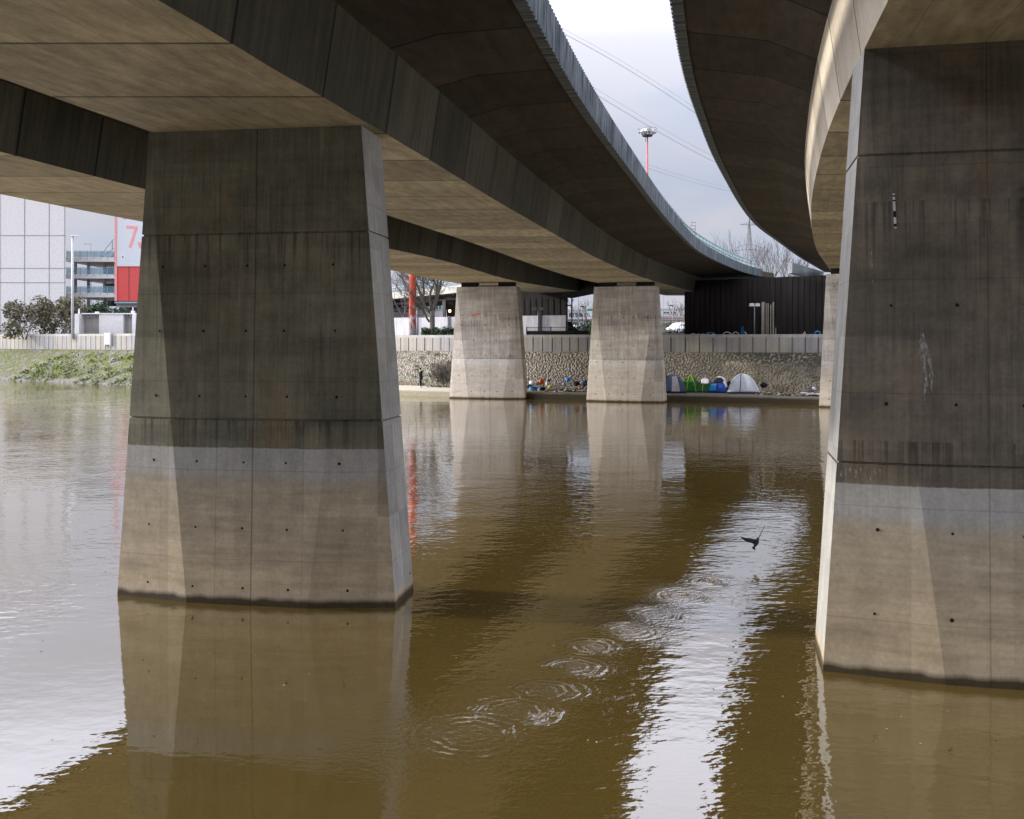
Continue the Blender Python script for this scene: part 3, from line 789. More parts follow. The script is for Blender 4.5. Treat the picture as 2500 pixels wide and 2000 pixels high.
for px, w, y0, y1 in ((1864, 7, 738, 821), (1872, 2.2, 740, 821), (1876.5, 2.2, 741, 821), (1883, 2.4, 744, 821), (1889, 3.2, 738, 821), (1895, 1.6, 800, 821)):
    s0, s1 = s_of(px - w / 2), s_of(px + w / 2)
    mb.hexa([aw(s0, .16, z_of(px, y1)), aw(s1, .16, z_of(px, y1)), aw(s1, 0, z_of(px, y1)), aw(s0, 0, z_of(px, y1))], [aw(s0, .12, z_of(px, y0)), aw(s1, .12, z_of(px, y0)), aw(s1, 0, z_of(px, y0)), aw(s0, 0, z_of(px, y0))])
mb.build('lit_pilaster', M['abut_pale'], ab)  # lit column face, its brightness painted into the bars
def arc_pts(cx, cy, rx, ry, a0, a1, n=9): return [(cx + rx * math.cos(a0 + (a1 - a0) * i / n), cy - ry * math.sin(a0 + (a1 - a0) * i / n)) for i in range(n + 1)]
def graff(nm, paths, mat, w):
    m = MB()
    for pts in paths: m.tube([aw(s_of(x), .085, z_of(x, y)) for x, y in pts], w, 5, smooth=False)
    return m.build(nm, mat, ab)
for q_ in [arc_pts(1693, 820, 7, 5, 0, PI), arc_pts(1706, 820, 6, 4, 0, PI), arc_pts(1717, 820, 6, 4, 0, PI), arc_pts(1729, 820, 4, 5, 0, PI), arc_pts(1743, 820, 6, 4, 0, PI), arc_pts(1776, 820, 11, 9, -.1, PI), arc_pts(1797, 820, 8, 9, 0, PI), arc_pts(1819, 818, 4, 7, -.8, 1.9), [(1960, 819), (1966, 810), (1968, 819)]]: graff('white_graffiti', [q_], M['offwhite'], .055)
for q_ in [[(1811, 820), (1811, 798), (1814, 820), (1815, 797), (1818, 820)], arc_pts(1735, 815, 10, 3, 0, PI), arc_pts(1997, 814, 7, 5, 0, 6.2)]: graff('blue_graffiti', [q_], M['blue'], .06)
ab2 = thing('abutment', 'dark abutment wall behind the pale boundary wall under the left box girder', 'abutment', P(1330, 832, 106).xy.to_3d() + Vector((0, 0, 5)))
A2 = Vector(ab2.location)
mb = MB(); a, b = P(1383, 832, 104), P(1225, 832, 108.5); back = Vector((.6, 8, 0))
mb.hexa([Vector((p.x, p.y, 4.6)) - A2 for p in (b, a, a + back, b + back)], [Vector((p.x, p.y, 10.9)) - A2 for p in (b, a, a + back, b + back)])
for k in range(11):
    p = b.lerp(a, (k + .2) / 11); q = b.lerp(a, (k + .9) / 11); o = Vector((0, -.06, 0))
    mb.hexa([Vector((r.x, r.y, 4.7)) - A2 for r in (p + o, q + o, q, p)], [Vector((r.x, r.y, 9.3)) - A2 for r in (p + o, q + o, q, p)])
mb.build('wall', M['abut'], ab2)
mb = MB(); p = P(1388, 746, 103.6) - A2; mb.box(p + Vector((-.1, 0, 0)), (.75, .3, .12)); mb.build('floodlight', M['darkmetal'], ab2)
# parapet block at the end of the ribbed edge
mb = MB(); a0, a1, b1, b0 = P(1934, 641, 104), P(1934, 667, 104), P(2007, 684, 118), P(2012, 664, 118)
dv = Vector((-.3, .5, 0))
mb.hexa([a1, b1, b1 + dv, a1 + dv], [a0, b0, b0 + dv, a0 + dv])
o = mb.build('parapet_block', concrete('parapet_concrete', (.20, .22, .23), (.13, .14, .14), .2, .4), va)

# side flyover crossing behind the tree
fo = thing('flyover', 'pale concrete flyover with dark soffit and railing behind the plane tree', 'flyover', (-11, 127, 5))
o0 = Vector(fo.location)
p0, p1 = Vector((-38, 175, 0)), Vector((3.5, 101.8, 0)); p0 = Vector((-15.3 - 8.5 * 3, 135 + 15 * 3, 0)); p1 = Vector((-6.8 + 8.5 * .9, 120 - 15 * .9, 0))
tt = (p1 - p0).normalized(); nn = Vector((-tt.y, tt.x, 0)); nn = nn if nn.y > 0 else -nn
def fly(o, z, p): q = p + nn * o; return Vector((q.x, q.y, z)) - o0
mb = MB(); mb.hexa([fly(0, 10.65, p0), fly(0, 10.65, p1), fly(.25, 10.65, p1), fly(.25, 10.65, p0)], [fly(0, 11.55, p0), fly(0, 11.55, p1), fly(.25, 11.55, p1), fly(.25, 11.55, p0)]); mb.build('fascia', M['coping'], fo)
mb = MB(); mb.hexa([fly(.26, 10.5, p0), fly(.26, 10.5, p1), fly(9, 10.5, p1), fly(9, 10.5, p0)], [fly(.26, 11.3, p0), fly(.26, 11.3, p1), fly(9, 11.3, p1), fly(9, 11.3, p0)])
mb.hexa([fly(1.2, 9.9, p0), fly(1.2, 9.9, p1), fly(8, 9.9, p1), fly(8, 9.9, p0)], [fly(1.2, 10.49, p0), fly(1.2, 10.49, p1), fly(8, 10.49, p1), fly(8, 10.49, p0)]); mb.build('deck', M['abut'], fo)
mb = MB(); L = (p1 - p0).length; s = 1.0
mb.bar(fly(.12, 12.25, p0), fly(.12, 12.25, p1), .09); mb.bar(fly(.12, 11.95, p0), fly(.12, 11.95, p1), .07)
while s < L: q = p0 + tt * s; mb.bar(fly(.12, 11.55, q), fly(.12, 12.3, q), .09); s += 2.0
mb.build('railing', M['rail'], fo)
mb = MB()
c = P(1095, 832, 127); a = P(1079, 832, 122); b = P(1112, 832, 121)
for (u, v, m_) in ((P(1079, 832, 123), P(1088, 832, 123), 0), (P(1088, 832, 123.5), P(1114, 832, 123.5), 1)):
    mb.mat = m_
    mb.hexa([Vector((u.x + .35, u.y, 5)) - o0, Vector((v.x - .2, v.y, 5)) - o0, Vector((v.x - .2, v.y + 1.4, 5)) - o0, Vector((u.x + .35, u.y + 1.4, 5)) - o0], [Vector((u.x, u.y, 9.89)) - o0, Vector((v.x, v.y, 9.89)) - o0, Vector((v.x, v.y + 1.4, 9.89)) - o0, Vector((u.x, u.y + 1.4, 9.89)) - o0])
mb.build('pillar', [M['quay'], M['abut']], fo)
lp = thing('lamp', 'small lit amber lamp glowing under the flyover beside the pale bridge pier', 'lamp', P(1098, 759.5, 122.8))
mb = MB(); mb.blob((0, 0, 0), (.16, .1, .16), 1, 10, 6, .02); mb.build('bulb', M['lamp'], lp)
mb = MB(); mb.box((0, .16, 0), (.3, .1, .3)); mb.bar((0, .2, 0), (0, .65, 0), .06); mb.build('housing', M['darkmetal'], lp)

# boundary wall
xa, xb = bank_at(940, TOP + 11), bank_at(1381, TOP + 11)
bw = thing('boundary_wall', 'long white rendered boundary wall behind the plane tree and under the viaduct', 'wall', off(xa, TOP + 11, 5))
o0 = Vector(bw.location); mb = MB(); mp = MB(); x = xa; k = 0
while x < xb:
    nx = min(along(x, 4.6), xb)
    b = [off(x, TOP + 11, 4.8), off(nx, TOP + 11, 4.8), off(nx, TOP + 11.25, 4.8), off(x, TOP + 11.25, 4.8)]
    mb.hexa([p - o0 for p in b], [p - o0 + Vector((0, 0, 2.62)) for p in b])
    p = off(x, TOP + 10.93, 4.8) - o0; mp.bar(p, p + Vector((0, 0, 2.7)), .26); x = nx; k += 1
mb.build('panel_run', M['white_wall'], bw); mp.build('post_run', M['grey'], bw)

# fence on the flood wall
xa, xb = bank_at(1286, TOP + 1.4), bank_at(1674, TOP + 1.4)
fe = thing('metal_fence', 'black metal picket fence just behind the flood wall between the piers', 'fence', off(xa, TOP + 1.4, 5)); o0 = Vector(fe.location)
mb = MB(); mr = MB(); x = xa; pts = []; k = 0
while x < xb:
    p = off(x, TOP + 1.4, 5.0) - o0; tall = x > bank_at(1420, TOP + 1.4) 
    hgt = 1.75 if tall else 1.12
    mb.bar(p, p + Vector((0, 0, hgt)), .022 if k % 18 else .10); pts.append((p, hgt)); x = along(x, .15); k += 1
for z in (.92, .12):
    for (a, h), (b, h2) in zip(pts[::6], pts[6::6]): mr.bar(a + Vector((0, 0, h * z)), b + Vector((0, 0, h2 * z)), .045)
for (a, h), (b, h2) in zip(pts[::6], pts[6::6]):
    if h < 1.5: mr.bar(a + Vector((0, .05, .36)), b + Vector((0, .05, .36)), .03, .72)
mb.build('pickets', M['darkmetal'], fe); mr.build('rails', M['darkmetal'], fe)
# dark flight of steps / ramp wall seen in the left gap
st = thing('stair_ramp', 'dark sloping ramp wall beside the abutment seen in the left gap', 'ramp', P(1390, 832, 101).xy.to_3d() + Vector((0, 0, 5)))
o0 = Vector(st.location); mb = MB(); d = 101
a = [P(1383, 832, d), P(1396, 832, d), P(1420, 832, d), P(1430, 832, d)]
prof = [(1386, 785), (1394, 785), (1397, 793), (1410, 806), (1422, 814), (1422, 836), (1386, 836)]
f = [P(x, y, d) - o0 for x, y in prof]; n1 = mb.add(f); n2 = mb.add([p + Vector((0, 1.2, 0)) for p in f]); n = len(f)
mb.face([n1 + i for i in range(n)][::-1]); mb.face([n2 + i for i in range(n)])
for i in range(n): mb.face([n1 + i, n1 + (i + 1) % n, n2 + (i + 1) % n, n2 + i])
mb.build('wall', M['abut'], st)
mb = MB(); mb.tube([P(1394, 776, d) - o0, P(1397, 784, d) - o0, P(1422, 806, d) - o0], .04, 6); mb.build('handrail', M['grey'], st)

# lamp posts and signs on the far bank
def post(name, label, cat, px, py, d, h_mat, r, group=None):
    p = P(px, py, d); t_ = thing(name, label, cat, (p.x, p.y, 5.0), 0, group)
    m = MB(); m.tube([(0, 0, 0), (0, 0, p.z - 5)], [r, r * .75], 8); m.build('pole', h_mat, t_); return t_, p.z - 5
def twin_lamp(label, px, py, d, w, mat):
    t_, h = post('street_lamp', label, 'street lamp', px, py, d, M['grey'], .07)
    m = MB(); m.bar((-w * .55, 0, h), (w * .55, 0, h), .05); m.build('crossarm', M['grey'], t_)
    for s in (-1, 1):
        m = MB(); m.hexa([(s * w - .2, -.2, h - .22), (s * w + .2, -.2, h - .22), (s * w + .2, .2, h - .22), (s * w - .2, .2, h - .22)], [(s * w - .17, -.17, h + .05), (s * w + .17, -.17, h + .05), (s * w + .17, .17, h + .05), (s * w - .17, .17, h + .05)]); m.build('lantern', mat, t_)
twin_lamp('twin headed street lamp with white lanterns before the dark graffiti wall', 1842, 742, 90, .27, M['white'])
twin_lamp('slim grey street lamp with two blurred heads before the white boundary wall', 1314, 752, 94.5, .34, M['grey'])
t_, h = post('street_lamp', 'tall white street lamp with flat head before the parking deck', 'street lamp', 177, 577, 126, M['lightgrey'], .17)
m = MB(); m.hexa([(-.25, -.2, h - .02), (.9, -.2, h - .02), (.9, .2, h - .02), (-.25, .2, h - .02)], [(-.2, -.15, h + .14), (.5, -.15, h + .18), (.5, .15, h + .18), (-.2, .15, h + .14)]); m.bar((0, 0, h - .2), (0, 0, h), .2); m.build('lamp_head', M['lightgrey'], t_)
for px, py, d, lab in ((1396, 640, 112, 'tall dark pole behind the ramp in the left gap'), (1412, 700, 150, 'thin grey pole in front of the pale building in the left gap')):
    t_, h = post('pole', lab, 'pole', px, py, d, M['grey'], .10)
    m = MB(); m.box((0, 0, h + .05), (.3, .3, .1)); m.build('cap', M['grey'], t_)
for px, py, d, lab in ((1425.5, 749, 140, 'street lamp with small dark head beside the bare tree in the left gap'), (1642, 746, 150, 'street lamp with short arm above the white car in the right gap'), (1619.5, 705, 150, 'thin pale pole right beside the pale pier in the right gap')):
    t_, h = post('street_lamp' if 'lamp' in lab else 'pole', lab, 'street lamp' if 'lamp' in lab else 'pole', px, py, d, M['grey'], .07)
    m = MB(); m.box((-.2, 0, h), (.62, .25, .16)); m.build('lamp_head' if 'lamp' in lab else 'cap', M['darkmetal'], t_)
sg = thing('road_sign', 'green direction sign above white sign boards beside the pale pier', 'road sign', P(1441, 832, 125).xy.to_3d() + Vector((0, 0, 5))); o0 = Vector(sg.location)
m = MB(); m.tube([(.05, .1, 0), (.05, .1, 5.0)], .08, 8); m.tube([(1.1, .1, 0), (1.1, .1, 5.0)], .08, 8); m.build('post', M['grey'], sg)
m = MB(); a = P(1434, 754, 125) - o0; b = P(1452, 759, 125) - o0
m.hexa([(a.x, 0, b.z), (b.x, 0, b.z), (b.x, .06, b.z), (a.x, .06, b.z)], [(a.x, 0, a.z), (b.x, 0, a.z), (b.x, .06, a.z), (a.x, .06, a.z)]); m.build('green_panel', M['teal'], sg)
for y0, y1 in ((760, 764), (764.6, 772), (773, 779)):
    m = MB(); a = P(1433, y0, 125) - o0; b = P(1452, y1, 125) - o0
    m.hexa([(a.x, 0, b.z), (b.x, 0, b.z), (b.x, .06, b.z), (a.x, .06, b.z)], [(a.x, 0, a.z), (b.x, 0, a.z), (b.x, .06, a.z), (a.x, .06, a.z)]); m.build('white_panel', M['offwhite'], sg)
m = MB(); a = P(1433.2, 768, 125) - o0
m.bar(a + Vector((.05, -.02, .06)), a + Vector((.42, -.02, -.22)), .05); m.bar(a + Vector((.02, -.02, .1)), a + Vector((.22, -.02, .08)), .05); m.bar(a + Vector((.02, -.02, .1)), a + Vector((.08, -.02, -.1)), .05); m.build('arrow', M['darkmetal'], sg)

# ---------------------------------------------------------------- buildings
def block(name, label, px0, px1, ytop, d, depth, mat, windows=(), cat='building', z0=5.0, roof=None):
    a, b = P(px0, 832, d), P(px1, 832, d); zt = EYE - (ytop - HY) * d / F
    t_ = thing(name, label, cat, ((a.x + b.x) / 2, d, z0)); w = b.x - a.x; h = zt - z0
    sh = depth * (a.x + b.x) / 2 / d * 1.02
    m = MB(); m.hexa([(-w / 2, 0, -.2), (w / 2, 0, -.2), (w / 2 + sh, depth, -.2), (-w / 2 + sh, depth, -.2)], [(-w / 2, 0, h), (w / 2, 0, h), (w / 2 + sh, depth, h), (-w / 2 + sh, depth, h)])
    m.build('wall', mat, t_)
    m = MB(); m.hexa([(-w / 2 - .15, -.15, h), (w / 2 + .15, -.15, h), (w / 2 + .15 + sh, depth, h), (-w / 2 - .15 + sh, depth, h)], [(-w / 2 - .15, -.15, h + .3), (w / 2 + .15, -.15, h + .3), (w / 2 + .15 + sh, depth, h + .3), (-w / 2 - .15 + sh, depth, h + .3)]); m.build('roof', roof or mat, t_)
    for (x0, x1, y0, y1, mt) in windows:
        p, q = P(x0, y1, d) - Vector(t_.location), P(x1, y0, d) - Vector(t_.location)
        m = MB(); m.box(((p.x + q.x) / 2, -.01, (p.z + q.z) / 2), (q.x - p.x, .10, q.z - p.z)); fr = m.build('window', M[mt], t_)
        m = MB()
        for xx in (p.x, (p.x + q.x) / 2, q.x): m.bar((xx, -.08, p.z), (xx, -.08, q.z), .10)
        for zz in (p.z, q.z): m.bar((p.x, -.08, zz), (q.x, -.08, zz), .10)
        m.build('frame', M['offwhite'], fr)
    return t_
block('office_building', 'low white building with a band of blue windows behind the plane tree', 955, 1128, 727, 150, 14, M['white'],
      [(x, x + 17, 745.5, 756, 'glass') for x in (958, 979, 1002, 1022, 1062, 1090)] + [(960, 999, 758, 762, 'brown')])
block('office_building', 'pale grey building with a tall white shaft in the left gap', 1378, 1460, 758, 230, 20, M['white_wall'],
      [(1388, 1402, 763, 775, 'shade'), (1404, 1420, 763, 775, 'shade'), (1424, 1440, 763, 775, 'shade'), (1386, 1440, 779, 785, 'shade')])
t_ = block('tower_block', 'distant pale tower block rising above the grey building in the left gap', 1379, 1404, 700, 330, 20, M['sign'], [(1383, 1388, 712, 718, 'shade'), (1394, 1400, 712, 718, 'shade'), (1383, 1388, 730, 736, 'shade'), (1394, 1400, 730, 736, 'shade')])
block('office_building', 'long pale flat roofed building behind the white car in the right gap', 1600, 1690, 756, 260, 20, M['white_wall'],
      [(1620, 1634, 761, 766, 'shade'), (1637, 1650, 761, 766, 'shade'), (1622, 1655, 771, 774, 'shade')])
M['brick'] = simple('pinkish_brick', (.36, .30, .28), .85, .15, 6)
block('garden_wall', 'pinkish brick wall behind green shrubs in the right gap', 1596, 1676, 776, 185, .6, M['brick'], cat='wall')
# white clad tower at the left edge
t_ = block('clad_building', 'tall pale clad building at the left edge beside the parking deck', -110, 161, 360, 158, 18, M['offwhite'])
o0 = Vector(t_.location); m = MB()
for y in (575, 655, 690): 
    p, q = P(-110, y, 158) - o0, P(161, y, 158) - o0; m.bar((p.x, -.02, p.z), (q.x, -.02, q.z), .06)
for x in (-60, 0, 60, 120, 158): p = P(x, 700, 158) - o0; m.bar((p.x, -.02, 0), (p.x, -.02, 30), .07)
m.build('panel_joints', M['grey'], t_)

# ---------------------------------------------------------------- parking deck
D = 162.0
pk = thing('parking_deck', 'open multi-storey parking deck with a red and white sign tower', 'parking deck', P(222, 832, D).xy.to_3d() + Vector((0, 0, 5))); K0 = Vector(pk.location)
def kp(px, py, dy=0): return P(px, py, D) - K0 + Vector((0, dy, 0))
def kbox(m, x0, x1, y0, y1, dy0, dy1):
    a, b = kp(x0, y1), kp(x1, y0)
    m.hexa([(a.x, dy0, a.z), (b.x, dy0, a.z), (b.x, dy1, a.z), (a.x, dy1, a.z)], [(a.x, dy0, b.z), (b.x, dy0, b.z), (b.x, dy1, b.z), (a.x, dy1, b.z)])
for y0, y1 in ((628.5, 639), (670, 680), (715, 726)):
    m = MB(); kbox(m, 161, 281, y0, y1, 0, 16); m.build('floor_slab', M['offwhite'], pk)
m = MB(); kbox(m, 161, 281, 639, 740, 15, 15.4); m.build('back_wall', M['shade'], pk)
for x in (164, 196, 236, 276):
    m = MB(); kbox(m, x, x + 4, 639, 760, 2.5, 3.1); m.build('column', M['white_wall'], pk)
for y0, y1 in ((613, 628.5), (653.5, 670), (700, 715)):
    m = MB(); x = 163.0
    while x < 280:
        a = kp(x, y1); b = kp(x, y0); m.bar((a.x, -.05, a.z - .3), (b.x, -.05, b.z), .07); x += 16.6
    a, b = kp(161, y0), kp(280, y0); m.bar((a.x, -.05, a.z), (b.x, -.05, b.z), .06)
    rl = m.build('railing', M['rail'], pk)
    m = MB(); kbox(m, 162, 280, y0 + 1.2, y1 - .5, .02, .05); m.build('glass_panel', M['tealglass'], rl)
m = MB(); a, b, c = kp(243, 627), kp(280, 627), kp(280, 604)
m.hexa([(a.x, 3, a.z), (b.x, 3, b.z), (b.x, 6, b.z), (a.x, 6, a.z)], [(a.x, 3, a.z + .02), (c.x, 3, c.z), (c.x, 6, c.z), (a.x, 6, a.z + .02)]); m.build('ramp', M['tealglass'], pk)
m = MB(); p = kp(231, 625), kp(256, 605), kp(280, 592); q = kp(231, 615), kp(256, 583), kp(280, 569)
for s in (p, q):
    for i in range(2): m.bar(s[i] + Vector((0, 3, 0)), s[i + 1] + Vector((0, 3, 0)), .07)
for i in range(3): m.bar(p[i] + Vector((0, 3, 0)), q[i] + Vector((0, 3, 0)), .09)
m.build('ramp_railing', M['grey'], pk)
lp2, h = post('street_lamp', 'short lamp with sideways arm on the roof of the parking deck', 'street lamp', 222, 596, 165, M['lightgrey'], .06)
m = MB(); m.bar((-1.2, 0, h), (.1, 0, h), .09); m.build('arm', M['lightgrey'], lp2)
# sign tower
m = MB(); kbox(m, 286, 432, 480, 735, .05, 9); m.build('red_panel', M['red'], pk)
m = MB(); kbox(m, 280.5, 286, 470, 735, -.15, 9); m.build('edge_strip', M['pink'], pk)
m = MB(); p = kp(314.5, 652), kp(314.5, 733); m.bar(p[0], p[1], .05); m.build('panel_seam', M['brown'], pk)
m = MB(); kbox(m, 286.3, 428, 480, 650.5, -.10, .03); sb = m.build('sign_face', M['sign'], pk)
def strokes(nm, paths, w, mat, dy=-.13):
    m = MB()
    for pts in paths:
        for (ax, ay), (bx, by) in zip(pts, pts[1:]):
            a, b = kp(ax, ay, dy), kp(bx, by, dy); m.bar(a, b, .03, w, (0, -1, 0) if False else (0, 0, 1)) if False else None
            t_ = (b - a).normalized(); s_ = Vector((-t_.z, 0, t_.x)) * (w / 2)
            m.poly([a - s_, b - s_, b + s_, a + s_])
    return m.build(nm, mat, sb)
strokes('digit', [[(309.8, 554.3), (336.6, 556.6)]], .46, M['pink'], -.135)
strokes('digit_stem', [[(333.2, 557), (317.6, 605)]], .46, M['pink'], -.139)
hook = [(340, 591)] + [(349 - 7.6 * math.cos(a), 597 + 8.6 * math.sin(a)) for a in [PI * i / 14 for i in range(0, 15)]] + [(356.6, 595), (356.6, 556)]
strokes('letter', [hook], .46, M['pink'], -.135)
strokes('top_line', [[(301, 534.4), (308.5, 534.8)]], .14, M['pink'], -.135)
m = MB(); kbox(m, 294.5, 305, 622, 634, -.125, -.1); lg = m.build('logo_plate', M['white'], sb)
m = MB()
a, b, c = kp(297.6, 628, -.14), kp(300.6, 625.2, -.14), kp(300.6, 631, -.14); m.poly([a, c, b])
m.mat = 1; a, b, c = kp(303.2, 628.4, -.14), kp(301, 626, -.14), kp(301, 630.8, -.14); m.poly([a, b, c]); m.build('arrow_emblem', [M['navy'], M['cobalt']], lg)
M['faint'] = simple('faint_print', (.60, .655, .70), .6, .05)
strokes('faint_text', [[(x, 632 + (x - 308) * .05), (x + 1.6, 632.1 + (x - 308) * .05)] for x in (309, 312, 316, 319, 322, 325, 328)], .12, M['faint'], -.13)
strokes('faint_text', [[(x, 642 + (x - 294) * .05), (x + 1.7, 642.1 + (x - 294) * .05)] for x in (294, 296.5, 299, 301.5, 304, 306.5, 309, 313, 315.5, 318, 320.5, 323, 325.5, 328)], .16, M['faint'], -.13)
m = MB(); kbox(m, 282, 440, 737, 741, -.4, 3); m.build('gutter', M['rail'], pk)
m = MB(); kbox(m, 282, 440, 742, 750, .4, 9); m.build('plinth', M['white_wall'], pk)
m = MB(); kbox(m, 284, 440, 752, 836, 1.2, 9); m.build('base_wall', M['shade'], pk)

# white river gate beside the wall on the left
D2 = 128.0
wg = thing('equipment_shelter', 'white framed equipment shelter with plain cream door standing behind the flood wall', 'shelter', P(264, 832, D2).xy.to_3d() + Vector((0, 0, 5))); G0 = Vector(wg.location)
def gbox(m, x0, x1, y0, y1, a, b):
    p, q = P(x0, y1, D2) - G0, P(x1, y0, D2) - G0
    m.hexa([(p.x, a, p.z), (q.x, a, p.z), (q.x, b, p.z), (p.x, b, p.z)], [(p.x, a, q.z), (q.x, a, q.z), (q.x, b, q.z), (p.x, b, q.z)])
for q_ in ((192, 203), (331, 340)): m = MB(); gbox(m, *q_, 767, 836, -1.2, .5); m.build('gate_post', M['white'], wg)
m = MB(); gbox(m, 203, 334, 771, 836, .3, .8); m.build('back_panel', M['wall'], wg)
m = MB(); gbox(m, 245, 304, 767, 836, -.4, .28); m.build('door', M['offwhite'], wg)
m = MB(); gbox(m, 203, 336, 764.8, 767.4, -.5, .9); m.build('top_beam', M['white'], wg)
m = MB()
for x in (212, 222, 232, 238, 310, 318): p, q = P(x, 767, D2) - G0, P(x, 773, D2) - G0; m.bar((p.x, 0, p.z), (q.x, 0, q.z), .1)
p, q = P(204, 772, D2) - G0, P(240, 772, D2) - G0; m.bar((p.x, 0, p.z), (q.x, 0, q.z), .1); m.build('hanging_rail', M['lightgrey'], wg)
m = MB(); gbox(m, 194, 196, 754, 767, -.4, -.1); gbox(m, 234, 240, 761, 765, -.3, .3); gbox(m, 322, 328, 759, 767, -.3, .3); gbox(m, 323.5, 325.5, 750, 759, -.1, .1); m.build('roof_fitting', M['white'], wg)
x = bank_at(268, TOP); p = off(x, TOP - .32, ztop(x) - .62); an = math.atan2(bank(x)[2].y, bank(x)[2].x)
t_ = thing('hatch_cover', 'bright white hatch cover fixed to the flood wall below the shelter', 'hatch', p, an)
m = MB(); m.box((0, 0, 0), (.78, .10, 1.42)); m.build('plate', M['white'], t_)
m = MB()
for s in (-1, 1): m.box((s * .52, .08, -.05), (.12, .22, 1.75))
m.build('guide', M['lightgrey'], t_)

# ---------------------------------------------------------------- masts, pylon, wires
p = P(1007.5, 832, 101.5)
t_ = thing('light_mast', 'thick red mast with peeling paint rising beside the plane tree', 'light mast', (p.x, p.y, 5.0))
m = MB(); m.tube([(0, 0, -.2), (0, 0, 8), (0, 0, 16)], [.40, .37, .33], 20); m.build('shaft', M['mast'], t_)
m = MB(); m.tube([(.42, -.1, 0), (.42, -.1, 3.2)], .10, 8); m.build('cable_pipe', M['offwhite'], t_)
p = P(1580.5, 832, 172); hz = EYE + (832 - 327) * 172 / F
t_ = thing('light_mast', 'slender red high mast crowned with a ring of grey floodlights against the sky', 'light mast', (p.x, p.y, 5.0))
m = MB(); m.tube([(0, 0, 0), (0, 0, hz - 5)], [.42, .105], 14); m.build('shaft', M['mast_far'], t_)
H = hz - 5
m = MB(); m.tube([(0, 0, H - .45), (0, 0, H - .25)], [.85, .95], 20, smooth=False); m.build('gear_ring', M['darkmetal'], t_)
m = MB(); m.tube([(-.32, 0, H - 1.35), (-.32, 0, H - .4)], .06, 6); m.build('hoist_cable', M['grey'], t_)
for k in range(12):
    a = 2 * PI * k / 12 + .13; ca, sa = math.cos(a), math.sin(a)
    Mx = Matrix.Rotation(a, 3, 'Z') @ Matrix.Rotation(R(-42), 3, 'Y')
    m = MB(); m.box((ca * 1.28, sa * 1.28, H + .42), (.16, .52, .78), Mx); m.box((ca * 1.05, sa * 1.05, H + .1), (.12, .2, .3), Mx); m.bar((ca * .6, sa * .6, H - .3), (ca * 1.5, sa * 1.5, H + .85), .07)
    m.build('floodlight', M['lightgrey' if k % 3 else 'grey'], t_)
m = MB(); n = 24
for rr, zz in ((1.0, .0), (1.62, .88)):
    for k in range(n): a, b = 2 * PI * k / n, 2 * PI * (k + 1) / n; m.bar((rr * math.cos(a), rr * math.sin(a), H + zz), (rr * math.cos(b), rr * math.sin(b), H + zz), .06)
m.build('hoop', M['grey'], t_)

def pylon(px, ytop, d):
    p = P(px, 832, d); H = EYE + (HY - ytop) * d / F - 5
    t_ = thing('electricity_pylon', 'distant steel lattice electricity pylon with stacked crossarms behind the bare trees', 'electricity pylon', (p.x, p.y, 5.0), R(8))
    def hw(z): return 3.6 * (1 - z / H) ** 1.25 + .55 if z < H * .72 else .95 * (1 - (z - H * .72) / (H * .28)) + .12
    m = MB(); zs = [H * q for q in (0, .12, .22, .31, .39, .46, .525, .585, .64, .69, .74, .78, .82, .86, .9, .94, 1)]
    for a, b in zip(zs, zs[1:]):
        A = [Vector((i * hw(a), j * hw(a), a)) for i, j in ((-1, -1), (1, -1), (1, 1), (-1, 1))]; B = [Vector((i * hw(b), j * hw(b), b)) for i, j in ((-1, -1), (1, -1), (1, 1), (-1, 1))]
        for k in range(4):
            m.bar(A[k], B[k], .20); m.bar(A[k], B[(k + 1) % 4], .10); m.bar(A[(k + 1) % 4], B[k], .10); m.bar(B[k], B[(k + 1) % 4], .10)
    m.build('tower', M['grey'], t_)
    for z, w in ((.94, 4.2), (.74, 8.8), (.54, 9.0)):
        m = MB(); z *= H
        for s in (-1, 1):
            m.bar((0, -.5, z), (s * w, 0, z - .9 * (w > 5)), .16); m.bar((0, .5, z), (s * w, 0, z - .9 * (w > 5)), .16); m.bar((s * .5, 0, z + 2.4 * (w > 5) * .6 + .9), (s * w * .72, 0, z + (.5 if w > 5 else 0)), .14); m.bar((s * w * .72, 0, z + .3), (s * w, 0, z - .7 * (w > 5)), .12)
            for q in (.35, .65): m.bar((s * w * q, 0, z - .3), (s * w * q * .8, 0, z + .9), .09)
            if w > 5: m.bar((s * w, 0, z - .9), (s * w, 0, z - 2.4), .14)
        m.build('crossarm', M['grey'], t_)
pylon(1829, 531, 420)
wires = [((1290, 40), (1545, 178), (1790, 345), 150, 'upper overhead wires crossing the sky above the mast', 5),
         ((1280, 120), (1620, 330), (1830, 432), 160, 'overhead wires passing behind the crown of the high mast', 6),
         ((1400, 340), (1640, 430), (1850, 478), 190, 'lower overhead wires crossing the sky beneath the mast crown', 5)]
for (a, b, c, d, lab, gap) in wires:
    t_ = thing('overhead_wires', lab, 'power line', P(b[0], b[1], d))
    o0 = Vector(t_.location)
    for k, (dx, dy) in enumerate(((0, 0), (gap, gap * .3), (gap * 2.4, -gap * 1.0))):
        pts = []
        for i in range(25):
            u = i / 24 * 1.3 - .05
            l0, l1, l2 = (u - .5) * (u - 1) * 2, -4 * u * (u - 1), 2 * u * (u - .5)
            pts.append(P(a[0] * l0 + b[0] * l1 + c[0] * l2 + dx, a[1] * l0 + b[1] * l1 + c[1] * l2 + dy, d + u * 60) - o0)
        m = MB(); m.tube(pts, .021, 5); m.build('wire', M['grey'], t_)
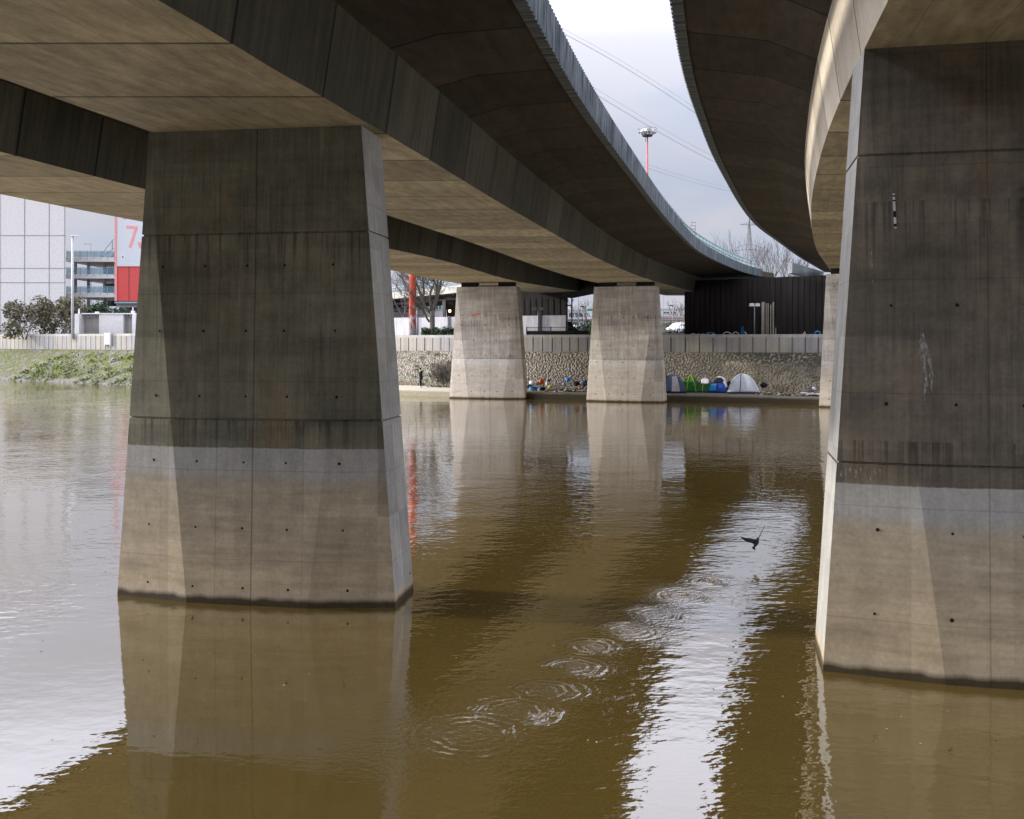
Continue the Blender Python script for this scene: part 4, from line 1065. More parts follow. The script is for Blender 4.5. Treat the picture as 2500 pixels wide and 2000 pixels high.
# ladder-like frame standing at the railing of the left viaduct
dd = 66.5; q, ang, tq = rail_at(dd, .10, .66)
t_ = thing('ladder_frame', 'small bare metal ladder frame sticking up at the viaduct railing', 'ladder', q, math.atan2(tq.y, tq.x) - R(60))
m = MB()
for s in (-.17, .17): m.tube([(s, 0, 0), (s + .08, 0, 1.2 - s * .5)], .028, 6)
m.build('stile', M['grey'], t_)
for k in range(5):
    m = MB(); z = .15 + .22 * k; m.bar((-.17 + .05 * z, 0, z), (.17 + .05 * z, 0, z), .035); m.build('rung', M['grey'], t_)

# ================================================================ vegetation
def branch(m, p, d, ln, r, depth, rnd, spread, up=.25, sides=5, kids=(2, 3), rmin=.012):
    n = 3; pts = [p]; rs = [r]; q = Vector(p); dd = Vector(d).normalized()
    for i in range(n):
        dd = (dd + Vector((rnd.uniform(-1, 1), rnd.uniform(-1, 1), rnd.uniform(-.6, 1))) * .16 + Vector((0, 0, up * .2))).normalized()
        q = q + dd * (ln / n); pts.append(q.copy()); rs.append(max(rmin, r * (1 - .42 * (i + 1) / n)))
    m.tube(pts, rs, sides if depth > 1 else 3, cap=False)
    if depth <= 0: return
    for k in range(rnd.randint(*kids) + (1 if depth > 1 else 0)):
        f = rnd.uniform(.45, 1.0); i = min(int(f * n), n - 1); b = pts[i].lerp(pts[i + 1], f * n - i)
        nd = (dd + Vector((rnd.uniform(-1, 1), rnd.uniform(-1, 1), rnd.uniform(-.35, .8))) * spread).normalized()
        branch(m, b, nd, ln * rnd.uniform(.58, .82), max(rmin, rs[i] * .62), depth - 1, rnd, spread, up, sides, kids, rmin)
def bare_tree(label, px, ytop, d, seed, cat='tree', group=None, depth=5, r=.16, spread=.62, z0=5.0, name='bare_tree'):
    depth -= 1
    p = P(px, 832, d); H = EYE + (HY - ytop) * d / F - z0
    t_ = thing(name, label, cat, (p.x, p.y, z0), 0, group); rnd = random.Random(seed)
    m = MB(); th = H * .3; m.tube([(0, 0, -.1), (.05, 0, th * .5), (0, .05, th)], [r * 1.2, r, r * .85], 8); m.build('trunk', M['twig'], t_)
    m = MB()
    for k in range(3):
        a = 2 * PI * (k + rnd.random()) / 3
        branch(m, Vector((0, .05, th * rnd.uniform(.8, 1))), Vector((math.cos(a) * .55, math.sin(a) * .55, 1)), H * .33, r * .6, depth - 1, rnd, spread, .3, rmin=.013 * d / 140, kids=(2, 2))
    m.build('crown', M['twig'], t_); return t_
def leaf_bush(name, label, cat, loc, size, n, mats, seed, leaf=.12, group=None, lobes=9, stems=True):
    t_ = thing(name, label, cat, loc, 0, group); rnd = random.Random(seed); m = MB()
    L = [(Vector((rnd.uniform(-1, 1) * size[0] * .33, rnd.uniform(-1, 1) * size[1] * .33, size[2] * rnd.uniform(.2, .75))), rnd.uniform(.28, .5)) for _ in range(lobes)]
    for k in range(n):
        c, s = rnd.choice(L); v = Vector((rnd.gauss(0, 1), rnd.gauss(0, 1), rnd.gauss(0, 1))).normalized() * rnd.uniform(.45, 1) ** .5
        p = c + Vector((v.x * size[0] * s * .6, v.y * size[1] * s * .6, v.z * size[2] * s * .62))
        if p.z < .02: p.z = rnd.uniform(.02, .25)
        a = Vector((rnd.gauss(0, 1), rnd.gauss(0, 1), rnd.gauss(0, .7))).normalized(); b = a.cross(Vector((rnd.gauss(0, 1), rnd.gauss(0, 1), rnd.gauss(0, 1)))).normalized()
        s1 = leaf * rnd.uniform(.6, 1.5); m.mat = 0 if rnd.random() < .6 else rnd.randrange(len(mats))
        m.poly([p - a * s1, p - b * s1 * .5, p + a * s1, p + b * s1 * .5])
    m.build('foliage', [M[x] for x in mats], t_)
    if stems:
        m = MB()
        for k in range(7):
            a = rnd.uniform(0, 6.28); branch(m, Vector((math.cos(a) * .15, math.sin(a) * .15, -.05)), Vector((math.cos(a) * .5, math.sin(a) * .5, 1)), size[2] * .5, .035, 2, rnd, .6)
        m.build('stems', M['twig'], t_)
    return t_
# plane tree with pollarded limbs, limbs read from the photo
TD = 102.0
def tp(px, py, dy=0): return P(px, py, TD) + Vector((0, dy, 0))
base = tp(1056, 832); base.z = 5.0
tr = thing('plane_tree', 'pollarded bare plane tree with thick mottled limbs behind the flood wall', 'tree', base); rnd = random.Random(12)
m = MB(); m.tube([Vector((0, 0, 0)), tp(1055.5, 800) - base, tp(1055.2, 775) - base, tp(1054.6, 758) - base], [.32, .27, .26, .27], 12); m.build('trunk', M['bark'], tr)
limbs = [([(1054, 766), (1044, 756), (1035, 746), (1028, 722), (1022, 705), (1016, 690), (1009, 672)], [.2, .19, .17, .15, .12, .09, .06], 0),
         ([(1035, 746), (1033, 728), (1034, 708), (1032, 690), (1031, 672), (1030, 655)], [.16, .14, .12, .10, .09, .07], .4),
         ([(1055, 762), (1060, 748), (1065, 735), (1069, 718), (1074, 702), (1076, 690), (1079, 672)], [.21, .2, .18, .16, .15, .14, .08], 0),
         ([(1056, 764), (1052, 745), (1050, 728), (1053, 711), (1059, 698), (1061, 690)], [.18, .15, .13, .12, .10, .07], -.5),
         ([(1066, 735), (1065, 718), (1066, 702), (1061, 690), (1057, 680)], [.12, .11, .10, .09, .05], .5),
         ([(1069, 712), (1068, 695), (1069, 680), (1070, 660)], [.12, .10, .09, .06], .3),
         ([(1048, 786), (1042, 776), (1037, 762), (1030, 748), (1019, 738), (1014, 722), (1007, 703)], [.11, .10, .09, .09, .08, .06, .04], -.6)]
for pts, rs, dy in limbs:
    m = MB(); q = [tp(x, y, dy * i / len(pts) * 2) - base for i, (x, y) in enumerate(pts)]
    m.tube(q, rs, 9)
    m.build('limb', M['bark'], tr)
m = MB()
for pts, rs, dy in limbs:
    for i in range(2, len(pts)):
        for k in range(4 if pts[-1][0] > 1040 else 7):
            a, b = tp(*pts[i - 1], dy) - base, tp(*pts[i], dy) - base
            left = -.5 if pts[-1][0] < 1040 else 0
            branch(m, a.lerp(b, rnd.random()), Vector((rnd.uniform(-1, 1) + left, rnd.uniform(-1, 1), rnd.uniform(-.2, 1))), rnd.uniform(.9, 1.7), .022, 2, rnd, .7, .1, 3, rmin=.011)
m.build('twigs', M['twig'], tr)
for px, w, s, lab in ((1043, 26, 3, 'dark green laurel bush left of the plane tree trunk'), (1073, 22, 4, 'dark green laurel bush close on the right of the plane tree trunk'), (1096, 30, 5, 'wide dark green laurel bush against the pale bridge pier')):
    g = gpos(px, 5.0); leaf_bush('laurel_bush', lab, 'bush', g, (w * .042 * 1.5, 1.3, 1.25), 900, ['leaf_d', 'leaf_d', 'leaf_m'], s, .10, 'laurel bushes by the plane tree')
# shrubs behind the wall on the left
for k, (px, ytop, d, w, mats, lab) in enumerate(((60, 730, 131, 6, ['leaf_l', 'twig', 'leaf_d'], 'tall brown winter shrub far left of the white street lamp'), (120, 722, 133, 5, ['leaf_l', 'leaf_d', 'twig'], 'tall brownish shrub between two others left of the white street lamp'), (165, 718, 131, 4.5, ['leaf_l', 'leaf_m', 'twig'], 'olive brown shrub directly behind the white street lamp'),
        (205, 728, 134, 5, ['leaf_d', 'leaf_m', 'leaf_l'], 'dark green shrub just right of the white street lamp'), (245, 730, 135, 5, ['leaf_d', 'leaf_d', 'leaf_m'], 'dark green shrub rising behind the cream shelter door'), (290, 742, 134, 4.4, ['leaf_d', 'leaf_m'], 'lower dark green shrub below the red sign tower'))):
    p = P(px, 832, d); leaf_bush('shrub', lab, 'shrub', (p.x, p.y, 5), (w, 3.0, EYE + (HY - ytop) * d / F - 5), 2300, mats, 20 + k, .17, 'shrubs behind the flood wall on the left')
# shrubs seen through the gaps
for k, (px, ytop, d, w, lab) in enumerate(((1418, 779, 118, 3.0, 'round green shrub behind the fence in the left gap'), (1440, 781, 116, 2.6, 'dark green shrub under the green road sign'), (1632, 779, 160, 3.4, 'green shrub behind the bonnet of the white car'), (1655, 777, 162, 4.0, 'wide green shrub behind the roof of the white car'))):
    p = P(px, 832, d); leaf_bush('shrub', lab, 'shrub', (p.x, p.y, 5), (w, 2.0, EYE + (HY - ytop) * d / F - 5), 700, ['leaf_m', 'leaf_d', 'leaf_m'], 40 + k, .13, 'green shrubs seen between the piers')
# bare trees
for k, (px, y, d, r, lab) in enumerate(((1868, 578, 150, .22, 'tallest bare tree right of the pylon above the viaduct railing'), (1808, 560, 165, .14, 'thin bare poplar-like tree left of the pylon'), (1790, 575, 160, .10, 'slim bare sapling leftmost above the viaduct railing'), (1895, 590, 140, .18, 'forked bare tree beside the tallest one above the railing'), (1925, 605, 135, .2, 'bare tree behind the end of the viaduct railing'), (1952, 622, 130, .16, 'bare tree above the grey parapet block'))):
    bare_tree(lab, px, y, d, 60 + k, 'tree', 'bare trees above the viaduct railing', 6 if k in (0, 3, 4) else 5, r, .5 if k not in (1, 2) else .28)
for k, (px, y, d, r, lab) in enumerate(((1421, 722, 160, .2, 'bare tree spreading before the pale building in the left gap'), (1440, 728, 175, .16, 'bare tree behind the green road sign'), (1650, 727, 190, .2, 'bare tree above the white car in the right gap'), (1664, 738, 200, .18, 'bare tree close to the dark abutment in the right gap'))):
    bare_tree(lab, px, y, d, 80 + k, 'tree', 'bare trees seen between the piers', 5, r, .6)
for k, (px, y, d, lab) in enumerate(((985, 640, 118, 'bare tree with fine twigs left of the thick red mast'),)):
    bare_tree(lab, px, y, d, 95 + k, 'tree', None, 6, .14, .6)
# brushwood on the slope beside the pier, ivy clumps and tufts
g = qpos(1086, 6.4, 1.2); rnd = random.Random(31)
t_ = thing('brushwood', 'brown leafless brushwood on the stone slope left of the pale pier', 'bush', g); m = MB()
for k in range(26):
    a = Vector((rnd.uniform(-1.1, .9), rnd.uniform(-.4, .8), 0)); a.z = max(0, a.y) * .95 - .3
    branch(m, a, Vector((rnd.uniform(-.8, .8), rnd.uniform(-1, .2), .8)), rnd.uniform(.5, 1.1), .022, 2, rnd, .7, .05, 3, rmin=.014)
m.build('stems', M['twig'], t_)
m = MB()
for k in range(1300):
    x, y = rnd.uniform(-1.3, .9), rnd.uniform(-.5, 1.6); p = Vector((x, y, max(0, y) * .9 + rnd.uniform(-.2, .55)))
    a = Vector((rnd.gauss(0, 1), rnd.gauss(0, 1), rnd.gauss(0, 1))).normalized(); b = a.orthogonal().normalized(); s1 = rnd.uniform(.03, .08); m.mat = rnd.randrange(2)
    m.poly([p - a * s1, p - b * s1 * .5, p + a * s1, p + b * s1 * .5])
m.build('dead_leaves', [M['leaf_l'], M['brown']], t_)
def slope_pt(x, v, lift=0):              # v: 0 foot .. 1 top of the stone slope
    q = QW * sm(-30, -22, x); b0 = off(x, q + .2 - .8 * (1 - sm(-30, -22, x)), (QZ - .1) * sm(-30, -22, x) - .6 * (1 - sm(-30, -22, x))); b1 = off(x, TOP - .55, zfoot(x) - .05)
    return b0.lerp(b1, v) + Vector((0, 0, lift))
m = MB(); rnd = random.Random(7)
clumps = [(rnd.uniform(-62, -34), rnd.uniform(.16, .85), rnd.uniform(.5, 1.4)) for _ in range(150)]
for cx, cv_, cr in clumps:
    for k in range(26):
        x = cx + rnd.gauss(0, .45) * cr; v = min(.95, max(.1, cv_ + rnd.gauss(0, .045) * cr)); p = slope_pt(x, v, rnd.uniform(.02, .22))
        a = Vector((rnd.gauss(0, 1), rnd.gauss(0, 1), rnd.gauss(0, .6))).normalized(); b = a.orthogonal().normalized(); s1 = rnd.uniform(.07, .17); m.mat = 0 if rnd.random() < .7 else 1
        m.poly([p - a * s1, p - b * s1 * .6, p + a * s1, p + b * s1 * .6])
tag(m.build('mossy_plants', [M['moss'], M['leaf_m']]), kind='stuff')
m = MB(); rnd = random.Random(9)
for k in range(60):
    cx = rnd.uniform(-13, -5.4); v0 = rnd.uniform(.05, .95)
    for j in range(22):
        p = slope_pt(cx + rnd.gauss(0, .14), min(.97, max(.03, v0 + rnd.gauss(0, .02))), rnd.uniform(.02, .2)); a = Vector((rnd.gauss(0, 1), rnd.gauss(0, 1), rnd.gauss(0, 1))).normalized(); b = a.orthogonal().normalized(); s1 = rnd.uniform(.03, .08); m.mat = rnd.randrange(2)
        m.poly([p - a * s1, p - b * s1 * .6, p + a * s1, p + b * s1 * .6])
tag(m.build('slope_weeds', [M['leaf_d'], M['leaf_m']]), kind='stuff')

# ================================================================ cars
def car(label, paint, px, d, yaw, van=False, z=5.26, L=4.2, W=1.75, H=1.45):
    p = P(px, 832, d); t_ = thing('parked_car', label, 'car', (p.x, p.y, z), yaw)
    hl = L / 2
    prof = [(-hl, .38, .62, .80), (-hl + .12, .28, .80, .88), (-hl + .9, .22, .92, .97), (-hl + 1.25, .22, .95, 1), (hl - .9, .22, .97, 1), (hl - .2, .26, .93, .95), (hl, .36, .75, .84)]
    m = MB(); rings = []
    for x, z0, z1, w in prof:
        w = w * W / 2; rings.append([Vector((x, -w * .92, z0)), Vector((x, -w, z0 + .12)), Vector((x, -w, z1 - .12)), Vector((x, -w * .9, z1)), Vector((x, w * .9, z1)), Vector((x, w, z1 - .12)), Vector((x, w, z0 + .12)), Vector((x, w * .92, z0))])
    m.loft(rings, True, True, True); m.build('body', M[paint], t_)
    a, b, c, e = (-hl + .75, -hl + 1.45, hl - 1.0, hl - .3) if not van else (-hl + .45, -hl + 1.0, hl - .25, hl - .08)
    m = MB(); zt = H; w0, w1 = W * .45, W * .37
    m.hexa([(a, -w0, .9), (e, -w0, .9), (e, w0, .9), (a, w0, .9)], [(b, -w1, zt - .09), (c, -w1, zt - .09), (c, w1, zt - .09), (b, w1, zt - .09)]); m.build('glasshouse', M['carglass'], t_)
    m = MB(); m.hexa([(b - .04, -w1 - .03, zt - .10), (c + .04, -w1 - .03, zt - .10), (c + .04, w1 + .03, zt - .10), (b - .04, w1 + .03, zt - .10)], [(b + .12, -w1 + .1, zt), (c - .1, -w1 + .1, zt), (c - .1, w1 - .1, zt), (b + .12, w1 - .1, zt)])
    for s in (-1, 1):
        for (x0, x1) in ((a, b), (e, c), ((a + e) / 2, (b + c) / 2)): m.bar((x0, s * (w0 + .01), .9), (x1, s * (w1 + .01), zt - .06), .08)
    m.build('roof', M[paint], t_)
    for s in (-1, 1):
        for x in (-hl + .8, hl - .8):
            m = MB(); m.tube([(x, s * (W / 2 - .2), .31), (x, s * (W / 2 + .01), .31)], .31, 16); wh = m.build('wheel', M['rubber'], t_)
            m = MB(); m.tube([(x, s * (W / 2 - .0), .31), (x, s * (W / 2 + .02), .31)], .19, 12); m.build('rim', M['lightgrey'], wh)
        m = MB(); m.box((-hl + .06, s * W * .36, .66), (.12, .36, .15)); m.build('headlight', M['offwhite'], t_)
        m = MB(); m.box((-hl + 1.35, s * (W / 2 + .08), .98), (.14, .18, .12)); m.build('mirror', M[paint], t_)
    for bx, bz in ((-hl - .03, .38), (hl + .03, .42)): m = MB(); m.box((bx, 0, bz), (.14, W * .9, .19)); m.build('bumper', M['darkmetal'], t_)
    m = MB(); m.box((-hl - .08, 0, .62), (.06, .6, .14)); m.build('grille', M['darkmetal'], t_)
m = MB(); m.box((23.5, 141, 5.5), (20, 30, .59)); tag(m.build('car_park', M['asphalt']), kind='structure')
car('white parked car with sloping bonnet behind the fence in the right gap', 'carpaint', 1661, 135, R(40), z=5.8)
car('dark parked car close beside the white one in the right gap', 'carpaint_d', 1691, 130.5, R(62), z=5.8)
car('small white parked van beyond the dark ramp in the left gap', 'carpaint', 1408, 150, R(55), True, 5.26, 4.0, 1.7, 1.85)

# ================================================================ the camp on the quay
def tent(label, px, o, w, dp, h, mat, yaw, skirt=None, strip=None, strip_line=((0, -.98), (0, -.2)), pole_mat=None, panel=None, expo=2.3, arrange=None):
    g = qpos(px, o); bt = bank(g.x)[2]; t_ = thing('dome_tent', label, 'tent', g, math.atan2(bt.y, bt.x) + yaw, 'dome tents on the quay')
    rnd = random.Random(int(px)); ph = [rnd.uniform(0, 6.28) for _ in range(3)]
    def S(u, v, lift=0.0):
        k = max(abs(u), abs(v)); z = h * (1 - k ** expo) + .02; q = 1 - .10 * (1 - k) 
        sag = 1 - .05 * math.sin(PI * min(1, k)) * (1 - abs(abs(u) - abs(v)) / max(k, .01)) * 0
        nrm = Vector((u, v, .7)).normalized() * (lift + .025 * math.sin(5 * u + ph[0]) * math.sin(4 * v + ph[1]) * (1 - k))
        pull = 1 - .10 * (1 - abs(abs(u) - abs(v)) / max(k, .01)) * 0 - .09 * (1 - min(abs(u), abs(v)) / max(k, .01)) * k
        return Vector((u * w / 2 * pull, v * dp / 2 * pull, z)) + nrm
    m = MB(); rings = []
    for i in range(13):
        k = 1 - i / 12 * .985; ring = []
        for sx in range(4):
            for j in range(6):
                s = -1 + 2 * j / 6
                u, v = [(s, -1), (1, s), (-s, 1), (-1, -s)][sx]; ring.append(S(u * k, v * k))
        rings.append(ring)
    m.loft(rings, True, True, True); m.build('canopy', M[mat], t_)
    m = MB()
    for sgn in ((1, 1), (1, -1)):
        m.tube([S(sgn[0] * q, sgn[1] * q, .012) for q in [-1 + .1 * i for i in range(21)]], .022, 6)
    m.build('pole_sleeve', M[pole_mat or mat], t_)
    if skirt:
        m = MB(); ring0 = []; ring1 = []
        for sx in range(4):
            for j in range(6):
                s = -1 + 2 * j / 6; u, v = [(s, -1), (1, s), (-s, 1), (-1, -s)][sx]; p = S(u, v); ring0.append(Vector((p.x * 1.015, p.y * 1.015, -.02))); q = S(u * .985, v * .985); ring1.append(Vector((q.x * 1.02, q.y * 1.02, .12)))
        m.loft([ring0, ring1], True); m.build('groundsheet', M[skirt], t_)
    if strip:
        m = MB(); (u0, v0), (u1, v1) = strip_line; m.tube([S(u0 + (u1 - u0) * i / 10, v0 + (v1 - v0) * i / 10, .02) for i in range(11)], .032, 6); m.build('door_zip', M[strip], t_)
    if panel:
        mt, (ua, ub, va_, vb_) = panel; m = MB(); rg = [[S(ua + (ub - ua) * i / 6 * (1 - .5 * j / 6), va_ + (vb_ - va_) * j / 6, .02) for i in range(7)] for j in range(7)]
        m.loft(rg, False, False, True); m.build('door_panel', M[mt], t_)
    return t_, S
tent('navy blue dome tent with grey door half hidden behind the pale pier', 1640, 2.8, 2.5, 2.2, 1.42, 'navy', R(8), 'black', None, panel=('cloth_g', (.05, .6, -.97, -.35)))
tent('bright green dome tent with yellow zip between navy and dark green tents', 1686, 4.2, 1.62, 2.0, 1.30, 'green', R(-6), None, 'lime', ((-.05, -.99), (-.1, -.1)), 'lime', expo=1.7)
t3, S3 = tent('dark green dome tent with a white cloth draped over its top', 1722, 4.2, 1.70, 1.9, 1.18, 'dgreen', R(4), None, 'lime', ((-.15, -.98), (-.1, -.4)), expo=1.6)
t4, S4 = tent('blue dome tent with light blue flap and white cover heaped on top', 1758, 4.1, 1.55, 1.9, 1.22, 'cobalt', R(-4), None, None, expo=1.8)
tent('large pale silver dome tent with black zip at the end of the row', 1814, 4.0, 2.62, 2.2, 1.50, 'silver', R(14), 'black', 'black', ((-.22, -.99), (-.12, -.22)), 'silver')
def rag(name, label, cat, base_fn, size, mat, seed, group=None):
    rnd = random.Random(seed); m = MB(); n = 7; pts = []
    for i in range(n):
        for j in range(n):
            u, v = -1 + 2 * i / (n - 1), -1 + 2 * j / (n - 1); e = 1 - .25 * rnd.random() * (max(abs(u), abs(v)) > .9); pts.append(base_fn(u * e, v * e) + Vector((0, 0, rnd.uniform(0, .035))))
    b = m.add(pts)
    for i in range(n - 1):
        for j in range(n - 1): m.face([b + i * n + j, b + (i + 1) * n + j, b + (i + 1) * n + j + 1, b + i * n + j + 1], smooth=True)
    o = m.build(name, M[mat]); o.data.transform(Matrix.Translation(-pts[n * n // 2])); o.location = pts[n * n // 2]
    so = o.modifiers.new('thick', 'SOLIDIFY'); so.thickness = .025
    return tag(o, label, cat, group)
def on_tent(t_, S, c, s, lift=.05):
    Mx = Matrix.Translation(t_.location) @ Matrix.Rotation(t_.rotation_euler[2], 4, 'Z')
    return lambda u, v: Mx @ S(max(-.98, min(.98, c[0] + u * s[0])), max(-.99, min(.99, c[1] + v * s[1])), lift)
rag('draped_cloth', 'white cloth draped over the front of the dark green tent', 'cloth', on_tent(t3, S3, (.05, -.42), (.42, .2)), 0, 'cloth_w', 1)
rag('draped_cloth', 'grey cloth on the peak of the dark green tent', 'cloth', on_tent(t3, S3, (.05, -.02), (.3, .22)), 0, 'cloth_g', 2)
rag('draped_cloth', 'dark grey cover over the upper front of the blue tent', 'cloth', on_tent(t4, S4, (0, -.35), (.42, .28)), 0, 'black', 3)
rag('draped_cloth', 'crumpled white cover on the peak of the blue tent', 'cloth', on_tent(t4, S4, (.1, .05), (.5, .3), .09), 0, 'cloth_w', 4)
rag('draped_cloth', 'white and black cover hanging down the right side of the blue tent', 'cloth', on_tent(t4, S4, (.66, -.1), (.18, .5), .06), 0, 'cloth_w', 5)
rag('tarpaulin', 'light blue tarpaulin flap on the left front of the blue tent', 'tarpaulin', on_tent(t4, S4, (-.5, -.80), (.42, .17), .05), 0, 'blue', 6)
g = qpos(1779, 4.3)
m = MB(); m.blob((0, 0, .42), (.26, .4, .44), 3, 12, 8, .14); tag(m.build('rucksack', M['black'], None, g), 'black bundle squeezed between the blue and the silver tent', 'bag')

def litter(name, label, cat, px, py, o, shape, mat, size, seed=0, rot=0, tilt=0, extra=None, group='belongings heaped on the quay'):
    g = qpos(px, o); d = g.y; z = EYE - (py - HY) * d / F; bt = bank(g.x)[2]; g.z = z
    if shape in ('bag',): g.z = z - size[2]
    m = MB(); Mx = (Matrix.Rotation(rot, 3, 'Z') @ Matrix.Rotation(tilt, 3, 'Y'))
    if shape == 'bag':
        m.blob((0, 0, size[2]), size, seed, 12, 8, .13)
        m.blob((size[0] * .1, 0, size[2] * 1.95), (size[0] * .3, size[1] * .3, size[2] * .25), seed + 1, 8, 5, .2)
    elif shape == 'heap':
        for k in range(4):
            rn = random.Random(seed + k); m.blob((rn.uniform(-.6, .6) * size[0], rn.uniform(-.4, .4) * size[1], rn.uniform(-.1, .3) * size[2]), (size[0] * rn.uniform(.4, .65), size[1] * .5, size[2] * rn.uniform(.5, .8)), seed + k, 9, 6, .2)
    elif shape == 'tub':
        n = 20; rg = [[Vector((math.cos(2 * PI * k / n) * r * size[0], math.sin(2 * PI * k / n) * r * size[1], zz * size[2])) for k in range(n)] for r, zz in ((.0, 0), (.78, 0), (1, 1), (1.06, 1), (1.06, .9), (.97, .97), (.74, .06), (.0, .06))]
        m.loft(rg, True)
    elif shape == 'board':
        rn = random.Random(seed); n = 6; pts = []
        for i in range(n + 1):
            for j in (0, 1): pts.append(Mx @ Vector((size[0] * (i / n - .5), size[1] * (j - .5), .02 * rn.uniform(-1, 1))))
        b = m.add(pts); b2 = m.add([p + Vector((0, 0, size[2])) for p in pts])
        for i in range(n):
            q = [b + 2 * i, b + 2 * i + 1, b + 2 * i + 3, b + 2 * i + 2]; m.face(q); m.face([x + b2 - b for x in q][::-1])
            m.face([b + 2 * i, b + 2 * i + 2, b2 + 2 * i + 2, b2 + 2 * i]); m.face([b + 2 * i + 3, b + 2 * i + 1, b2 + 2 * i + 1, b2 + 2 * i + 3])
        m.face([b, b2, b2 + 1, b + 1]); m.face([b + 2 * n + 1, b2 + 2 * n + 1, b2 + 2 * n, b + 2 * n])
    o_ = m.build(name, M[mat], None, g); o_.rotation_euler = (0, 0, math.atan2(bt.y, bt.x) + (rot if shape != 'board' else 0))
    return tag(o_, label, cat, group)
litter('plastic_tub', 'light blue plastic tub among the belongings beside the left pale pier', 'tub', 1303, 951, 2.6, 'tub', 'blue', (.42, .34, .24))
litter('bag', 'white plastic bag standing behind the light blue tub', 'bag', 1300, 936, 3.6, 'bag', 'cloth_w', (.26, .2, .22), 2)
litter('clothes_heap', 'dark clothes lying left of the light blue tub by the pier', 'clothes', 1292, 944, 3.2, 'heap', 'black', (.3, .25, .2), 3)
litter('clothes_heap', 'pale grey washing between white bag and orange bag', 'clothes', 1311, 938, 4.2, 'heap', 'cloth_g', (.25, .2, .25), 4)
litter('bag', 'big round orange bag in the belongings heap', 'bag', 1322, 931.5, 4.4, 'bag', 'orange', (.27, .24, .24), 5)
litter('clothes_heap', 'dark clothes below the orange bag', 'clothes', 1325, 949, 3.0, 'heap', 'black', (.3, .25, .18), 6)
litter('clothes_heap', 'white crumpled sheet behind the yellow green blanket', 'clothes', 1337, 939, 4.3, 'heap', 'cloth_w', (.3, .2, .28), 7)
litter('bag', 'small black bag on top of the white sheet', 'bag', 1340, 929.5, 4.5, 'bag', 'black', (.14, .12, .14), 8)
litter('blanket', 'yellow green blanket in the middle of the heap', 'blanket', 1343, 945, 3.2, 'heap', 'lime', (.38, .3, .16), 9)
litter('board', 'long worn pale board lying slantwise on the heap', 'board', 1373, 944.5, 3.0, 'board', 'board', (1.25, .3, .06), 3, R(4), R(13))
litter('board', 'second thinner board right of the long pale board', 'board', 1399, 946.5, 3.2, 'board', 'board', (.7, .2, .05), 5, R(-6), R(-8))
litter('sheet_pile', 'pale grey sheet propped behind the long board', 'sheet', 1373, 941, 4.6, 'heap', 'cloth_g', (.34, .15, .26), 12)
litter('bag', 'bright blue bag standing highest on the heap', 'bag', 1386, 927.5, 4.6, 'bag', 'blue', (.22, .2, .21), 13)
litter('bag', 'black bag right of the bright blue bag', 'bag', 1407, 937, 4.0, 'bag', 'black', (.27, .25, .2), 14)
litter('bag', 'dark blue bag against the right pale pier', 'bag', 1427, 936, 3.8, 'bag', 'navy', (.3, .26, .24), 15)
litter('clothes_heap', 'red cloth before the dark blue bag', 'clothes', 1415, 948, 3.0, 'heap', 'orange', (.16, .14, .11), 16)
litter('cardboard_box', 'flattened brown orange carton at the quay edge', 'box', 1409, 954, 2.2, 'board', 'board', (.5, .35, .05), 17, R(6), R(3))
litter('sheet', 'white plastic sheet lying flat at the quay edge', 'sheet', 1376, 957, 1.9, 'board', 'cloth_w', (.85, .4, .03), 18, R(-3), R(2))
litter('clothes_heap', 'dark clothes under the long pale board', 'clothes', 1364, 951, 2.4, 'heap', 'brown', (.42, .25, .12), 19)
litter('board', 'flat white board lying on the quay beside the far right pier', 'board', 1981, 962, 2.2, 'board', 'cloth_w', (1.6, .7, .05), 20, R(2), R(3), group='litter by the far right pier')
litter('bag', 'black bag lying alone right of the silver tent', 'bag', 1864, 941, 4.6, 'bag', 'black', (.3, .24, .2), 21, group='litter by the far right pier')
litter('clothes_heap', 'dark and brown clothes behind the flat white board', 'clothes', 1968, 955, 4.4, 'heap', 'brown', (.4, .25, .2), 22, group='litter by the far right pier')
litter('bag', 'white bag behind the flat white board', 'bag', 1987, 949.5, 4.8, 'bag', 'cloth_w', (.15, .14, .14), 23, group='litter by the far right pier')
litter('bag', 'dark blue bag beside the white bag near the far right pier', 'bag', 1976, 951, 4.6, 'bag', 'navy', (.2, .16, .16), 24, group='litter by the far right pier')
m = MB(); rnd = random.Random(77)
for k in range(300):
    a = rnd.random()
    px = rnd.uniform(1290, 1430) if a < .45 else (rnd.uniform(1845, 1998) if a < .85 else rnd.uniform(1040, 1094)); o_ = rnd.uniform(1.6, 5.2) if a < .85 else rnd.uniform(4.4, 5.6)
    g = qpos(px, o_, QZ + .05 + rnd.uniform(0, .05)); m.mat = rnd.choice((0, 0, 0, 1, 2, 3)) if a < .85 else rnd.choice((0, 0, 3, 4)); s = rnd.uniform(.04, .13)
    m.blob(g, (s, s * .8, s * .55), k, 6, 4, .3)
tag(m.build('litter_scatter', [M['brown'], M['cloth_w'], M['cloth_g'], M['black'], M['leaf_l']]), kind='stuff')

